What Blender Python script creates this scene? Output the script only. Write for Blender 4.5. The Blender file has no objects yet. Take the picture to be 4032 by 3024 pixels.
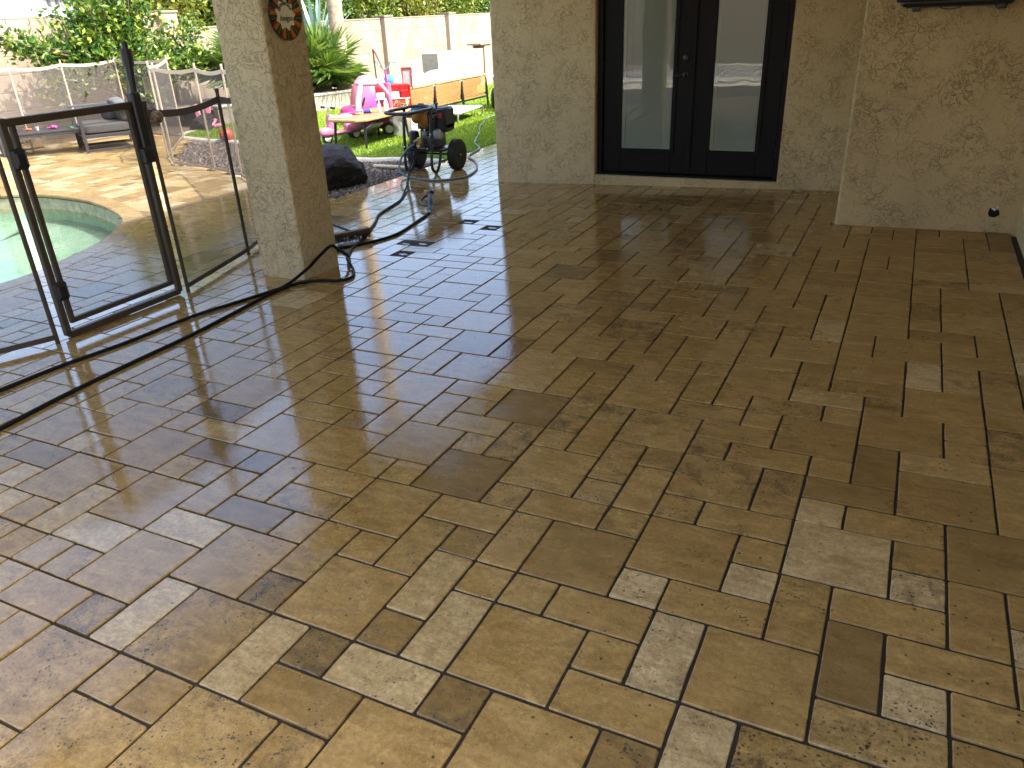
import bpy, bmesh, math, random
import numpy as np
from mathutils import Vector, Matrix, Euler
random.seed(7); RNG = np.random.default_rng(7)
SC = bpy.context.scene
COL = SC.collection
rad = math.radians

# ---------------------------------------------------------------- camera
cam = bpy.data.cameras.new('camera'); CAM = bpy.data.objects.new('camera', cam); COL.objects.link(CAM)
cam.sensor_fit = 'HORIZONTAL'; cam.sensor_width = 36.0; cam.lens = 36.0 * 3016.8 / 4032.0
cam.clip_start = 0.05; cam.clip_end = 2000
RB = Matrix(((0.896431, -0.161011, 0.412900), (0.441326, 0.409499, -0.798462), (-0.040521, 0.897990, 0.438146)))
M = RB.to_4x4(); M.translation = Vector((0.9192, -1.5956, 1.6423)); CAM.matrix_world = M
SC.camera = CAM

# ---------------------------------------------------------------- sky, sun, exposure
SUN_DIR = Vector((0.80, 0.05, 1.0)).normalized()          # towards the sun
elev = math.asin(SUN_DIR.z); azim = math.atan2(SUN_DIR.x, SUN_DIR.y)
W = bpy.data.worlds.new('World'); SC.world = W; W.use_nodes = True
nt = W.node_tree; nt.nodes.clear()
sky = nt.nodes.new('ShaderNodeTexSky'); sky.sky_type = 'NISHITA'; sky.sun_disc = False
sky.sun_elevation = elev; sky.sun_rotation = azim; sky.air_density = 0.8; sky.dust_density = 4.0; sky.ozone_density = 1.0
bg = nt.nodes.new('ShaderNodeBackground'); bg.inputs['Strength'].default_value = 0.15
wo = nt.nodes.new('ShaderNodeOutputWorld')
nt.links.new(sky.outputs[0], bg.inputs[0]); nt.links.new(bg.outputs[0], wo.inputs[0])
sl = bpy.data.lights.new('sun', 'SUN'); sl.energy = 2.0; sl.angle = rad(0.53); sl.color = (1.0, 0.965, 0.90)
so = bpy.data.objects.new('sun', sl); COL.objects.link(so); so.location = (6, 0, 12)
so.rotation_euler = (-SUN_DIR).to_track_quat('-Z', 'Y').to_euler()
vs = SC.view_settings; SC.display_settings.display_device = 'sRGB'
vs.view_transform = 'Standard'; vs.look = 'None'; vs.gamma = 1.0; vs.exposure = 2.5; vs.use_curve_mapping = False
SC.cycles.max_bounces = 10; SC.cycles.diffuse_bounces = 6; SC.cycles.glossy_bounces = 4
SC.cycles.transmission_bounces = 6; SC.cycles.transparent_max_bounces = 24
SC.cycles.caustics_reflective = False; SC.cycles.caustics_refractive = False
SC.cycles.use_denoising = True; SC.cycles.sample_clamp_indirect = 6.0

# ---------------------------------------------------------------- ground shape (patio falls 2 % towards the pool)
GY = -0.10
def zf(x, y): return 0.01988 * x - 0.005545 * y
def gz(x, y): return max(zf(x, y), GY)

# ---------------------------------------------------------------- mesh helper
class MB:
    def __init__(s): s.v = []; s.f = []; s.m = Matrix.Identity(4)
    def add(s, vs, fs):
        o = len(s.v); s.v += [tuple(s.m @ Vector(p)) for p in vs]; s.f += [tuple(i + o for i in f) for f in fs]; return s
    def box(s, c, d, rz=0, rx=0, ry=0, bev=0.0):
        R = Euler((rx, ry, rz)).to_matrix(); c = Vector(c); hx, hy, hz = d[0] / 2, d[1] / 2, d[2] / 2
        b = min(bev, hx * .9, hy * .9, hz * .9)
        if b <= 0:
            P = [(x, y, z) for z in (-hz, hz) for y in (-hy, hy) for x in (-hx, hx)]
            F = [(0, 2, 3, 1), (4, 5, 7, 6), (0, 1, 5, 4), (2, 6, 7, 3), (0, 4, 6, 2), (1, 3, 7, 5)]
        else:
            P = []; idx = {}
            for sx in (-1, 1):
                for sy in (-1, 1):
                    for sz in (-1, 1):
                        for a in range(3):
                            q = [sx * hx, sy * hy, sz * hz]
                            for k in range(3):
                                if k != a: q[k] -= (sx, sy, sz)[k] * b
                            idx[(sx, sy, sz, a)] = len(P); P.append(tuple(q))
            F = []
            for a in range(3):
                o1, o2 = [k for k in range(3) if k != a]
                for sg in (-1, 1):
                    r = []
                    for (u, w) in ((-1, -1), (1, -1), (1, 1), (-1, 1)):
                        k = [0, 0, 0]; k[a] = sg; k[o1] = u; k[o2] = w; r.append(idx[(k[0], k[1], k[2], a)])
                    F.append(tuple(r))
            for a in range(3):                      # edge strips along axis a
                o1, o2 = [k for k in range(3) if k != a]
                for s1 in (-1, 1):
                    for s2 in (-1, 1):
                        def K(sa, ax):
                            k = [0, 0, 0]; k[a] = sa; k[o1] = s1; k[o2] = s2; return idx[(k[0], k[1], k[2], ax)]
                        F.append((K(-1, o1), K(1, o1), K(1, o2), K(-1, o2)))
            for sx in (-1, 1):
                for sy in (-1, 1):
                    for sz in (-1, 1): F.append(tuple(idx[(sx, sy, sz, a)] for a in range(3)))
        return s.add([c + R @ Vector(p) for p in P], F)
    def tube(s, pts, r, n=8, caps=True):
        pts = [Vector(p) for p in pts]; N = len(pts); rs = r if isinstance(r, (list, tuple)) else [r] * N
        V = []; F = []; up = None
        for i, p in enumerate(pts):
            t = (pts[min(i + 1, N - 1)] - pts[max(i - 1, 0)]).normalized()
            if up is None:
                up = Vector((0, 0, 1)) if abs(t.z) < .9 else Vector((1, 0, 0))
            up = (up - t * up.dot(t)); up = up.normalized() if up.length > 1e-6 else t.orthogonal().normalized()
            sd = t.cross(up)
            for k in range(n):
                a = 2 * math.pi * k / n; V.append(p + (up * math.cos(a) + sd * math.sin(a)) * rs[i])
        for i in range(N - 1):
            for k in range(n):
                k2 = (k + 1) % n; F.append((i * n + k, i * n + k2, (i + 1) * n + k2, (i + 1) * n + k))
        if caps: F.append(tuple(range(n - 1, -1, -1))); F.append(tuple((N - 1) * n + k for k in range(n)))
        return s.add(V, F)
    def cyl(s, a, b, r, r2=None, n=14): return s.tube([a, b], [r, r if r2 is None else r2], n)
    def lathe(s, prof, c=(0, 0, 0), n=20, axis='z', caps=True):
        V = []; F = []; c = Vector(c)
        for (r, h) in prof:
            for k in range(n):
                a = 2 * math.pi * k / n; x, y = r * math.cos(a), r * math.sin(a)
                V.append(c + (Vector((x, y, h)) if axis == 'z' else Vector((h, x, y)) if axis == 'x' else Vector((x, h, y))))
        for i in range(len(prof) - 1):
            for k in range(n):
                k2 = (k + 1) % n; F.append((i * n + k, i * n + k2, (i + 1) * n + k2, (i + 1) * n + k))
        if caps: F.append(tuple(range(n - 1, -1, -1))); F.append(tuple((len(prof) - 1) * n + k for k in range(n)))
        return s.add(V, F)
    def sph(s, c, r, n=14, m=9, sq=None):
        if not isinstance(r, (tuple, list)): r = (r, r, r)
        V = []; F = []
        for i in range(m + 1):
            th = math.pi * i / m
            for k in range(n):
                a = 2 * math.pi * k / n; p = [math.sin(th) * math.cos(a), math.sin(th) * math.sin(a), math.cos(th)]
                if sq: p = [math.copysign(abs(q) ** sq, q) for q in p]
                V.append((c[0] + r[0] * p[0], c[1] + r[1] * p[1], c[2] + r[2] * p[2]))
        for i in range(m):
            for k in range(n):
                k2 = (k + 1) % n; F.append((i * n + k, (i + 1) * n + k, (i + 1) * n + k2, i * n + k2))
        return s.add(V, F)
    def prism(s, poly, z0, z1, mat=None):
        n = len(poly); mm = mat or Matrix.Identity(4)
        V = [mm @ Vector((p[0], p[1], z0)) for p in poly] + [mm @ Vector((p[0], p[1], z1)) for p in poly]
        F = [tuple(range(n - 1, -1, -1)), tuple(range(n, 2 * n))] + [(i, (i + 1) % n, n + (i + 1) % n, n + i) for i in range(n)]
        return s.add(V, F)
    def mesh(s, name, mat=None, smooth=False):
        me = bpy.data.meshes.new(name); me.from_pydata(s.v, [], s.f)
        bm = bmesh.new(); bm.from_mesh(me); bmesh.ops.remove_doubles(bm, verts=bm.verts, dist=1e-5)
        bmesh.ops.recalc_face_normals(bm, faces=bm.faces)
        if smooth:
            for f in bm.faces: f.smooth = True
            for e in bm.edges:
                if len(e.link_faces) == 2 and e.calc_face_angle(0) > rad(38): e.smooth = False
        bm.to_mesh(me); bm.free()
        if mat: me.materials.append(mat)
        return me
    def build(s, name, mat, parent=None, smooth=False):
        return link(name, s.mesh(name, mat, smooth), parent)
def link(name, me, parent=None):
    o = bpy.data.objects.new(name, me); COL.objects.link(o)
    if parent is not None: o.parent = parent
    return o
def quick(name, vs, fs, mat, parent=None, smooth=False):
    me = bpy.data.meshes.new(name); me.from_pydata(vs, [], fs); me.materials.append(mat)
    if smooth: me.polygons.foreach_set('use_smooth', [True] * len(me.polygons))
    me.update(); return link(name, me, parent)
def tag(o, label=None, cat=None, group=None, kind=None):
    if label: o['label'] = label
    if cat: o['category'] = cat
    if group: o['group'] = group
    if kind: o['kind'] = kind
    return o
def thing(name, loc, label, cat, group=None, rz=0):
    o = bpy.data.objects.new(name, None); COL.objects.link(o); o.empty_display_size = .1
    o.location = loc; o.rotation_euler = (0, 0, rz); return tag(o, label, cat, group)
def smoothpath(pts, k=8):
    P = [Vector(p) for p in pts]; P = [2 * P[0] - P[1]] + P + [2 * P[-1] - P[-2]]; out = []
    for i in range(1, len(P) - 2):
        for j in range(k):
            t = j / k; a, b, c, d = P[i - 1], P[i], P[i + 1], P[i + 2]
            out.append(.5 * ((2 * b) + (c - a) * t + (2 * a - 5 * b + 4 * c - d) * t * t + (3 * b - a - 3 * c + d) * t ** 3))
    out.append(P[-2]); return out
def textmesh(body, size, extrude=0.0008, shear=0.0):
    cu = bpy.data.curves.new('lettering', 'FONT'); cu.body = body; cu.size = size; cu.extrude = extrude; cu.shear = shear
    cu.align_x = 'CENTER'; cu.align_y = 'CENTER'; cu.resolution_u = 3
    o = bpy.data.objects.new('lettering', cu); COL.objects.link(o)
    dg = bpy.context.evaluated_depsgraph_get(); dg.update()
    me = bpy.data.meshes.new_from_object(o.evaluated_get(dg)); bpy.data.objects.remove(o); bpy.data.curves.remove(cu)
    return me

# ---------------------------------------------------------------- materials
class NT:
    def __init__(s, name):
        s.mat = bpy.data.materials.new(name); s.mat.use_nodes = True; s.t = s.mat.node_tree; s.t.nodes.clear()
        s.out = s.n('ShaderNodeOutputMaterial')
    def n(s, ty, **kw):
        nd = s.t.nodes.new(ty)
        for k, v in kw.items():
            if hasattr(nd, k): setattr(nd, k, v)
        return nd
    def L(s, a, b): s.t.links.new(a, b)
    def put(s, sock, v):
        if hasattr(v, 'is_output') or isinstance(v, bpy.types.NodeSocket): s.L(v, sock)
        else: sock.default_value = v
    def math(s, op, a, b=0.5, c=None, clamp=False):
        nd = s.n('ShaderNodeMath', operation=op); nd.use_clamp = clamp; s.put(nd.inputs[0], a); s.put(nd.inputs[1], b)
        if c is not None: s.put(nd.inputs[2], c)
        return nd.outputs[0]
    def vmath(s, op, a, b):
        nd = s.n('ShaderNodeVectorMath', operation=op); s.put(nd.inputs[0], a); s.put(nd.inputs[1], b); return nd.outputs[0]
    def noise(s, vec, scale, detail=4, rough=.5, dist=0.0, col=False):
        nd = s.n('ShaderNodeTexNoise')
        if vec is not None: s.L(vec, nd.inputs['Vector'])
        nd.inputs['Scale'].default_value = scale; nd.inputs['Detail'].default_value = detail
        nd.inputs['Roughness'].default_value = rough; nd.inputs['Distortion'].default_value = dist
        return nd.outputs['Color' if col else 'Fac']
    def voro(s, vec, scale, feat='F1', out='Distance', rnd=1.0):
        nd = s.n('ShaderNodeTexVoronoi', feature=feat); s.L(vec, nd.inputs['Vector']); nd.inputs['Scale'].default_value = scale
        nd.inputs['Randomness'].default_value = rnd; return nd.outputs[out]
    def ramp(s, fac, stops, interp='LINEAR'):
        nd = s.n('ShaderNodeValToRGB'); cr = nd.color_ramp; cr.interpolation = interp
        while len(cr.elements) < len(stops): cr.elements.new(0.5)
        for e, (p, c) in zip(cr.elements, stops): e.position = p; e.color = (*c, 1) if len(c) == 3 else c
        s.put(nd.inputs[0], fac); return nd.outputs[0]
    def map(s, v, a, b, c, d, smooth=False):
        nd = s.n('ShaderNodeMapRange'); nd.clamp = True
        if smooth: nd.interpolation_type = 'SMOOTHSTEP'
        s.put(nd.inputs[0], v)
        for i, q in enumerate((a, b, c, d)): s.put(nd.inputs[i + 1], q)
        return nd.outputs[0]
    def mix(s, fac, a, b, mode='MIX'):
        nd = s.n('ShaderNodeMix', data_type='RGBA', blend_type=mode); s.put(nd.inputs[0], fac)
        for i, q in ((6, a), (7, b)):
            if isinstance(q, (tuple, list)): q = (*q, 1) if len(q) == 3 else q
            s.put(nd.inputs[i], q)
        return nd.outputs[2]
    def pos(s): return s.n('ShaderNodeNewGeometry').outputs['Position']
    def obj(s): return s.n('ShaderNodeTexCoord').outputs['Object']
    def bump(s, h, strength=.5, dist=.01, normal=None):
        nd = s.n('ShaderNodeBump'); s.put(nd.inputs['Strength'], strength); nd.inputs['Distance'].default_value = dist
        s.L(h, nd.inputs['Height'])
        if normal is not None: s.L(normal, nd.inputs['Normal'])
        return nd.outputs[0]
    def pr(s, color, rough=.5, metal=0.0, normal=None, ior=1.5, spec=.5):
        nd = s.n('ShaderNodeBsdfPrincipled')
        if isinstance(color, (tuple, list)): color = (*color, 1) if len(color) == 3 else color
        s.put(nd.inputs['Base Color'], color); s.put(nd.inputs['Roughness'], rough); s.put(nd.inputs['Metallic'], metal)
        nd.inputs['IOR'].default_value = ior; s.put(nd.inputs['Specular IOR Level'], spec)
        if normal is not None: s.L(normal, nd.inputs['Normal'])
        return nd
    def done(s, sh): s.L(sh.outputs[0] if hasattr(sh, 'outputs') else sh, s.out.inputs['Surface']); return s.mat
_mc = {}
def simple(name, color, rough=.5, metal=0.0, var=.15, scale=20, bump=0.0, bscale=200, bdist=.002, spec=.5, dirt=0.0):
    if name in _mc: return _mc[name]
    t = NT(name); v = t.pos(); f = t.noise(v, scale, 5, .6)
    c1 = tuple(min(1, c * (1 + var)) for c in color); c0 = tuple(c * (1 - var) for c in color)
    col = t.ramp(f, [(.3, c0), (.7, c1)])
    if dirt > 0:
        d = t.map(t.noise(v, scale * .35, 6, .7), .5, .75, 0, dirt); col = t.mix(d, col, tuple(c * .45 for c in color))
    nrm = t.bump(t.noise(v, bscale, 3, .6), bump, bdist) if bump > 0 else None
    r = t.map(f, .3, .7, max(.02, rough - .08), min(1, rough + .08))
    _mc[name] = t.done(t.pr(col, r, metal, nrm, spec=spec)); return _mc[name]

def stucco(name, color, pmin=.12, lines=.42, bs=.85):
    t = NT(name); v = t.pos()
    w = t.n('ShaderNodeVectorMath', operation='ADD'); t.L(v, w.inputs[0])
    wn = t.n('ShaderNodeVectorMath', operation='SCALE'); t.L(t.noise(v, 9, 3, .6, col=True), wn.inputs[0]); wn.inputs[3].default_value = .06
    t.L(wn.outputs[0], w.inputs[1]); wv = w.outputs[0]
    # lace / skip-trowel texture: raised islands with crisp edges on a sandy coat
    isl = t.noise(wv, 16, 4.5, .55, .9)
    patch = t.map(t.noise(v, 4.5, 4, .6), .40, .60, pmin, 1)
    step = t.map(isl, .475, .53, 0, 1, True)
    step2 = t.map(t.noise(wv, 26, 3, .6, 1.2), .52, .58, 0, 1, True)
    h = t.math('ADD', t.math('MULTIPLY', t.math('MULTIPLY', step, patch), 1.0), t.math('MULTIPLY', t.math('MULTIPLY', step2, .6), patch))
    sand = t.noise(v, 260, 2, .5)
    h = t.math('ADD', h, t.math('MULTIPLY', sand, .22))
    edge = t.math('MULTIPLY', t.map(isl, .445, .495, 0, 1, True), t.map(isl, .495, .53, 1, 0, True))
    big = t.noise(v, 1.3, 5, .6)
    col = t.ramp(big, [(.3, tuple(c * .88 for c in color)), (.7, tuple(min(1, c * 1.08) for c in color))])
    col = t.mix(t.math('MULTIPLY', t.math('MULTIPLY', edge, patch), lines), col, tuple(c * .45 for c in color))
    stain = t.map(t.noise(v, 3.5, 6, .7), .58, .8, 0, .35); col = t.mix(stain, col, tuple(c * .66 for c in color))
    return t.done(t.pr(col, .88, 0, t.bump(h, bs, .006), spec=.25))

def travertine(name, how):
    """tumbled travertine; how: 'OBJECT' reads tint/dirt/seed from the tile object, 'GEOMETRY' from face attributes"""
    t = NT(name); p = t.pos()
    def at(n):
        a = t.n('ShaderNodeAttribute'); a.attribute_type = how; a.attribute_name = n; return a.outputs['Fac']
    tint, dirt, seed = at('tint'), at('dirt'), at('seed')
    off = t.n('ShaderNodeCombineXYZ'); t.L(t.math('MULTIPLY', seed, 37.0), off.inputs[0]); t.L(t.math('MULTIPLY', seed, 91.0), off.inputs[1]); t.L(t.math('MULTIPLY', seed, 13.0), off.inputs[2])
    v = t.vmath('ADD', p, off.outputs[0])
    base = t.ramp(tint, [(0.0, (.135, .096, .044)), (.16, (.255, .176, .072)), (.42, (.41, .283, .110)), (.68, (.478, .342, .143)), (.85, (.56, .44, .235)), (1.0, (.64, .54, .345))])
    st = t.n('ShaderNodeMapping'); st.vector_type = 'POINT'; t.L(v, st.inputs[0]); st.inputs['Scale'].default_value = (1.0, 2.6, 1.0)
    cl = t.noise(st.outputs[0], 9, 8, .66, .6)
    col = t.mix(t.map(cl, .34, .68, 0, 1), t.mix(.9, base, t.mix(1.0, base, (.66, .60, .50), 'MULTIPLY')), t.mix(.6, base, t.mix(1.0, base, (1.35, 1.34, 1.36), 'MULTIPLY')))
    fine = t.noise(v, 60, 6, .7, .3); col = t.mix(t.map(fine, .40, .62, .42, 0), col, (.15, .10, .042))
    sp = t.noise(v, 210, 3, .6); col = t.mix(t.map(sp, .56, .68, 0, .45), col, t.mix(1.0, base, (1.45, 1.45, 1.5), 'MULTIPLY'))
    cloud = t.map(t.noise(v, 3.2, 5, .6), .52, .74, 0, .30); col = t.mix(cloud, col, (.27, .17, .075))
    # pits: clustered small cavities
    clus = t.noise(v, 5.5, 4, .65)
    amt = t.math('ADD', t.math('MULTIPLY', dirt, .30), .34)
    cm = t.map(clus, t.math('SUBTRACT', 1.0, amt), t.math('SUBTRACT', 1.16, amt), 0, 1)
    vd = t.voro(t.vmath('ADD', v, t.vmath('MULTIPLY', t.noise(v, 40, 2, .5, col=True), (.02, .02, .02))), 75)
    vd = t.math('ADD', vd, t.math('MULTIPLY', t.math('SUBTRACT', t.noise(v, 34, 3, .7), .5), .95)); pit = t.math('MULTIPLY', t.map(vd, .12, .28, 1, 0), cm)
    vd2 = t.voro(v, 24); pit2 = t.math('MULTIPLY', t.map(vd2, .08, .13, 1, 0), t.map(clus, .42, .6, 0, 1))
    pit = t.math('MAXIMUM', pit, pit2)
    stain = t.math('MULTIPLY', t.map(t.noise(v, 11, 7, .75, .6), .48, .66, 0, 1), t.map(dirt, .55, 1.0, 0, .85))
    col = t.mix(stain, col, (.050, .042, .030))
    col = t.mix(t.math('MULTIPLY', pit, .88), col, (.028, .020, .012))
    # water film: more towards the open side of the patio, drying in blotches
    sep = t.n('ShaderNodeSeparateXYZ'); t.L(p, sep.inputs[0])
    wn = t.noise(p, 1.7, 5, .6); wn2 = t.noise(p, 6.5, 4, .6, .4)
    lean = t.map(sep.outputs[0], -2.4, .9, .40, -.16)
    nearf = t.map(sep.outputs[1], -1.2, 1.6, .0, .05)
    wv = t.math('ADD', t.math('ADD', t.math('MULTIPLY', wn, .75), t.math('MULTIPLY', wn2, .28)), t.math('ADD', lean, nearf))
    shade_side = t.map(sep.outputs[0], -5.95, -5.75, 0, 1)  # roof-shade mask: limits the water film and the painted warm tint
    wet = t.math('MULTIPLY', t.map(wv, .36, .64, 0, 1, True), shade_side)
    pud = t.math('MULTIPLY', t.map(wv, .64, .71, 0, 1, True), shade_side)
    shade_warm = t.math('MULTIPLY', shade_side, .92)                # shaded side's warm light painted into the washed stone's colour
    col = t.mix(shade_warm, col, t.mix(1.0, col, (1.02, .94, .77), 'MULTIPLY'))
    col = t.mix(t.math('MULTIPLY', wet, .22), col, t.mix(1.0, col, (.50, .45, .38), 'MULTIPLY'))
    dryr = t.map(fine, .3, .7, .32, .52)
    rgh = t.math('ADD', t.math('MULTIPLY', dryr, t.math('SUBTRACT', 1.0, wet)), t.math('MULTIPLY', wet, .13))
    rgh = t.math('ADD', t.math('MULTIPLY', rgh, t.math('SUBTRACT', 1.0, pud)), t.math('MULTIPLY', pud, .035))
    h = t.math('SUBTRACT', t.math('ADD', t.math('MULTIPLY', cl, .35), t.math('MULTIPLY', fine, .25)), t.math('MULTIPLY', pit, 1.0))
    bs = t.math('MULTIPLY', t.math('SUBTRACT', 1.02, t.math('MAXIMUM', t.math('MULTIPLY', wet, .60), pud)), .62)
    rip = t.noise(p, 55, 3, .6)
    nb = t.bump(h, bs, .006); nb = t.bump(rip, t.math('MULTIPLY', wet, .10), .004, nb)
    return t.done(t.pr(col, rgh, 0, nb, ior=1.45, spec=t.map(wet, 0, 1, .42, .95)))

def leafmat(name, c0, c1, c2, trans=.35):
    t = NT(name); v = t.pos(); oi = t.n('ShaderNodeNewGeometry').outputs['Random Per Island']
    col = t.ramp(t.math('ADD', t.math('MULTIPLY', oi, .75), t.math('MULTIPLY', t.noise(v, 1.6, 3), .3)), [(.12, c0), (.5, c1), (.92, c2)])
    p = t.pr(col, .42, spec=.4); tr = t.n('ShaderNodeBsdfTranslucent'); t.L(t.mix(1.0, col, (1.3, 1.25, .55), 'MULTIPLY'), tr.inputs[0])
    mx = t.n('ShaderNodeMixShader'); mx.inputs[0].default_value = trans; t.L(p.outputs[0], mx.inputs[1]); t.L(tr.outputs[0], mx.inputs[2])
    return t.done(mx)
def meshmat(name, color, alpha):
    t = NT(name); tc = t.n('ShaderNodeNewGeometry').outputs['Position']; d = t.pr(color, .8)
    tr = t.n('ShaderNodeBsdfTransparent'); mx = t.n('ShaderNodeMixShader')
    w = t.noise(tc, 420, 1, .5); t.L(t.map(w, .35, .65, alpha - .14, alpha + .14), mx.inputs[0])
    t.L(tr.outputs[0], mx.inputs[1]); t.L(d.outputs[0], mx.inputs[2]); return t.done(mx)
def glassmat(name, tintc=(1, 1, 1), refl=1.0):
    t = NT(name); fr = t.n('ShaderNodeFresnel'); fr.inputs[0].default_value = 1.52
    gl = t.n('ShaderNodeBsdfGlossy'); gl.inputs['Roughness'].default_value = 0.004
    wv = t.noise(t.pos(), 2.3, 2, .5); t.L(t.bump(wv, .10, .01), gl.inputs['Normal'])
    tr = t.n('ShaderNodeBsdfTransparent'); tr.inputs[0].default_value = (*tintc, 1); mx = t.n('ShaderNodeMixShader')
    t.L(t.math('MULTIPLY', fr.outputs[0], refl, clamp=True), mx.inputs[0]); t.L(tr.outputs[0], mx.inputs[1]); t.L(gl.outputs[0], mx.inputs[2]); return t.done(mx)

STUCCO = stucco('stucco_wall_coat', (.62, .475, .245), .15, .5, 1.0)
STUCCO_W = stucco('stucco_pillar_coat', (.60, .485, .28), .55, .62, 1.0)
CEIL = simple('ceiling_paint', (.86, .80, .68), .8, var=.05)
GROUT = simple('joint_sand', (.030, .021, .012), .95, var=.5, scale=90, bump=.6, bscale=120)
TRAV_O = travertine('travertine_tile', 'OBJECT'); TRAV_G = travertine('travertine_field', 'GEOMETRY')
CONC = simple('concrete', (.55, .50, .42), .85, var=.12, scale=8, bump=.4)
BLACK = simple('black_plastic', (.012, .012, .013), .42, var=.2)
BLACKM = simple('black_paint', (.014, .014, .015), .32, var=.2)
RUB = simple('rubber', (.016, .016, .016), .7, var=.2, bump=.2)
BRASS = simple('brass', (.62, .45, .18), .35, .9)
STEEL = simple('steel', (.62, .62, .60), .33, .9, var=.1)
ALU = simple('cast_aluminium', (.14, .14, .14), .5, .6)
WHITEP = simple('white_plastic', (.78, .77, .74), .45, var=.05)
DOORP = simple('door_paint', (.010, .008, .0065), .5, var=.15, scale=5, spec=.16)
BRONZE = simple('fence_bronze', (.062, .044, .029), .5, .1, var=.15, spec=.3)
FTAN = simple('fence_tan', (.42, .34, .25), .5, .1, var=.1)
MESH_N = meshmat('fence_mesh', (.065, .055, .048), .48)
# ================================================================ SETTING: ground, paving, pool, turf, gravel
U = 0.155
def interp(pl, x):
    for (x0, y0), (x1, y1) in zip(pl, pl[1:]):
        if min(x0, x1) <= x <= max(x0, x1): return y0 + (y1 - y0) * (x - x0) / (x1 - x0)
    return pl[-1][1] if abs(x - pl[-1][0]) < abs(x - pl[0][0]) else pl[0][1]
DECK_EDGE = [(-4.57, 4.97), (-5.4, 5.15), (-6.45, 5.62), (-7.18, 5.90), (-8.14, 6.10), (-8.9, 6.7), (-10.2, 8.3), (-13.2, 8.5)]
CURB = [(-4.505, 7.24), (-5.21, 7.25), (-5.73, 7.10), (-7.0, 7.33), (-8.2, 7.72), (-8.9, 8.0), (-9.5, 8.04), (-10.3, 8.2), (-10.62, 8.45), (-10.8, 9.0), (-10.95, 10.0)]
POOL = [(-8.74, 3.96), (-8.30, 4.13), (-7.47, 4.09), (-6.67, 3.84), (-6.04, 3.50), (-5.65, 3.01), (-5.45, 2.65), (-5.34, 2.31), (-5.24, 2.0), (-5.22, 1.72),
        (-5.3, 1.0), (-5.6, .2), (-6.3, -.6), (-7.6, -1.1), (-9.2, -.9), (-10.2, 0), (-10.4, 1.4), (-9.9, 2.7), (-9.3, 3.55)]
def closed(pts, k=5):
    n = len(pts); out = []
    for i in range(n):
        a, b, c, d = (Vector((*pts[(i + q) % n], 0)) for q in (-1, 0, 1, 2))
        for j in range(k):
            t = j / k; out.append(.5 * ((2 * b) + (c - a) * t + (2 * a - 5 * b + 4 * c - d) * t * t + (3 * b - a - 3 * c + d) * t ** 3))
    return [(p.x, p.y) for p in out]
POOLC = closed(POOL)
def inside(x, y, poly):
    r = False; n = len(poly); j = n - 1
    for i in range(n):
        xi, yi = poly[i]; xj, yj = poly[j]
        if (yi > y) != (yj > y) and x < (xj - xi) * (y - yi) / (yj - yi) + xi: r = not r
        j = i
    return r
def offset(poly, d):
    n = len(poly); out = []
    for i in range(n):
        a, b = Vector(poly[i - 1]), Vector(poly[(i + 1) % n]); t = (b - a).normalized(); out.append((poly[i][0] - t.y * d, poly[i][1] + t.x * d))
    return out
ar = sum(POOLC[i - 1][0] * POOLC[i][1] - POOLC[i][0] * POOLC[i - 1][1] for i in range(len(POOLC)))
SG = -1 if ar > 0 else 1                                   # outwards offset sign
PIN = offset(POOLC, SG * .06); POUT = offset(POOLC, SG * .20)
def is_deck(x, y):
    if x > -4.57: return y < 26 and x < 1.76
    return y < interp(DECK_EDGE, x) and x > -13.0

# ground far out: four strips round the pool terrace
GRAVC = NT('bare_soil'); _v = GRAVC.pos()
GRAV_MAT = GRAVC.done(GRAVC.pr(GRAVC.ramp(GRAVC.noise(_v, 30, 6, .7), [(.3, (.11, .085, .06)), (.7, (.26, .20, .145))]), .95, 0, GRAVC.bump(GRAVC.noise(_v, 60, 4, .7), .8, .02)))
g = MB()
BOUNCE = simple('bounce_pale', (.58, .51, .40), .85, var=.15, scale=4, bump=.3)
V = [(-6, -3.70, -.13), (6, -3.70, -.05), (6, -7, -.08), (-6, -7, -.16)]
tag(quick('bounce_slab', V, [(0, 3, 2, 1)], BOUNCE), kind='structure')  # pale slab added out of view to bounce sunlight under the patio roof
for (x0, x1, y0, y1) in ((-300, -11.16, -300, 300), (1.86, 300, -300, 300), (-11.16, 1.86, 4.65, 300), (-11.16, 1.86, -300, -3.72)):
    g.add([(x0, y0, -.15), (x1, y0, -.15), (x1, y1, -.15), (x0, y1, -.15)], [(0, 1, 2, 3)])
tag(g.build('ground', GRAV_MAT), kind='structure')
# paving bed (joint sand) that carries the tiles
g = MB(); vid = {}; V = []; F = []
def vtx(i, j):
    if (i, j) not in vid: vid[(i, j)] = len(V); V.append((i * U, -j * U, gz(i * U, -j * U) - .0058))
    return vid[(i, j)]
bed = []
for i in range(-84, 12):
    for j in range(-168, 24):
        x, y = (i + .5) * U, -(j + .5) * U
        if not is_deck(x, y) and not (-11.2 < x and y < 4.9 and x < 1.8): continue
        if y > 14 and x < -4.6: continue
        if inside(x, y, PIN): continue
        F.append((vtx(i, j), vtx(i, j + 1), vtx(i + 1, j + 1), vtx(i + 1, j))); bed.append((i, j))
PATIO = tag(quick('patio_paving', V, F, GROUT), kind='structure')

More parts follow.
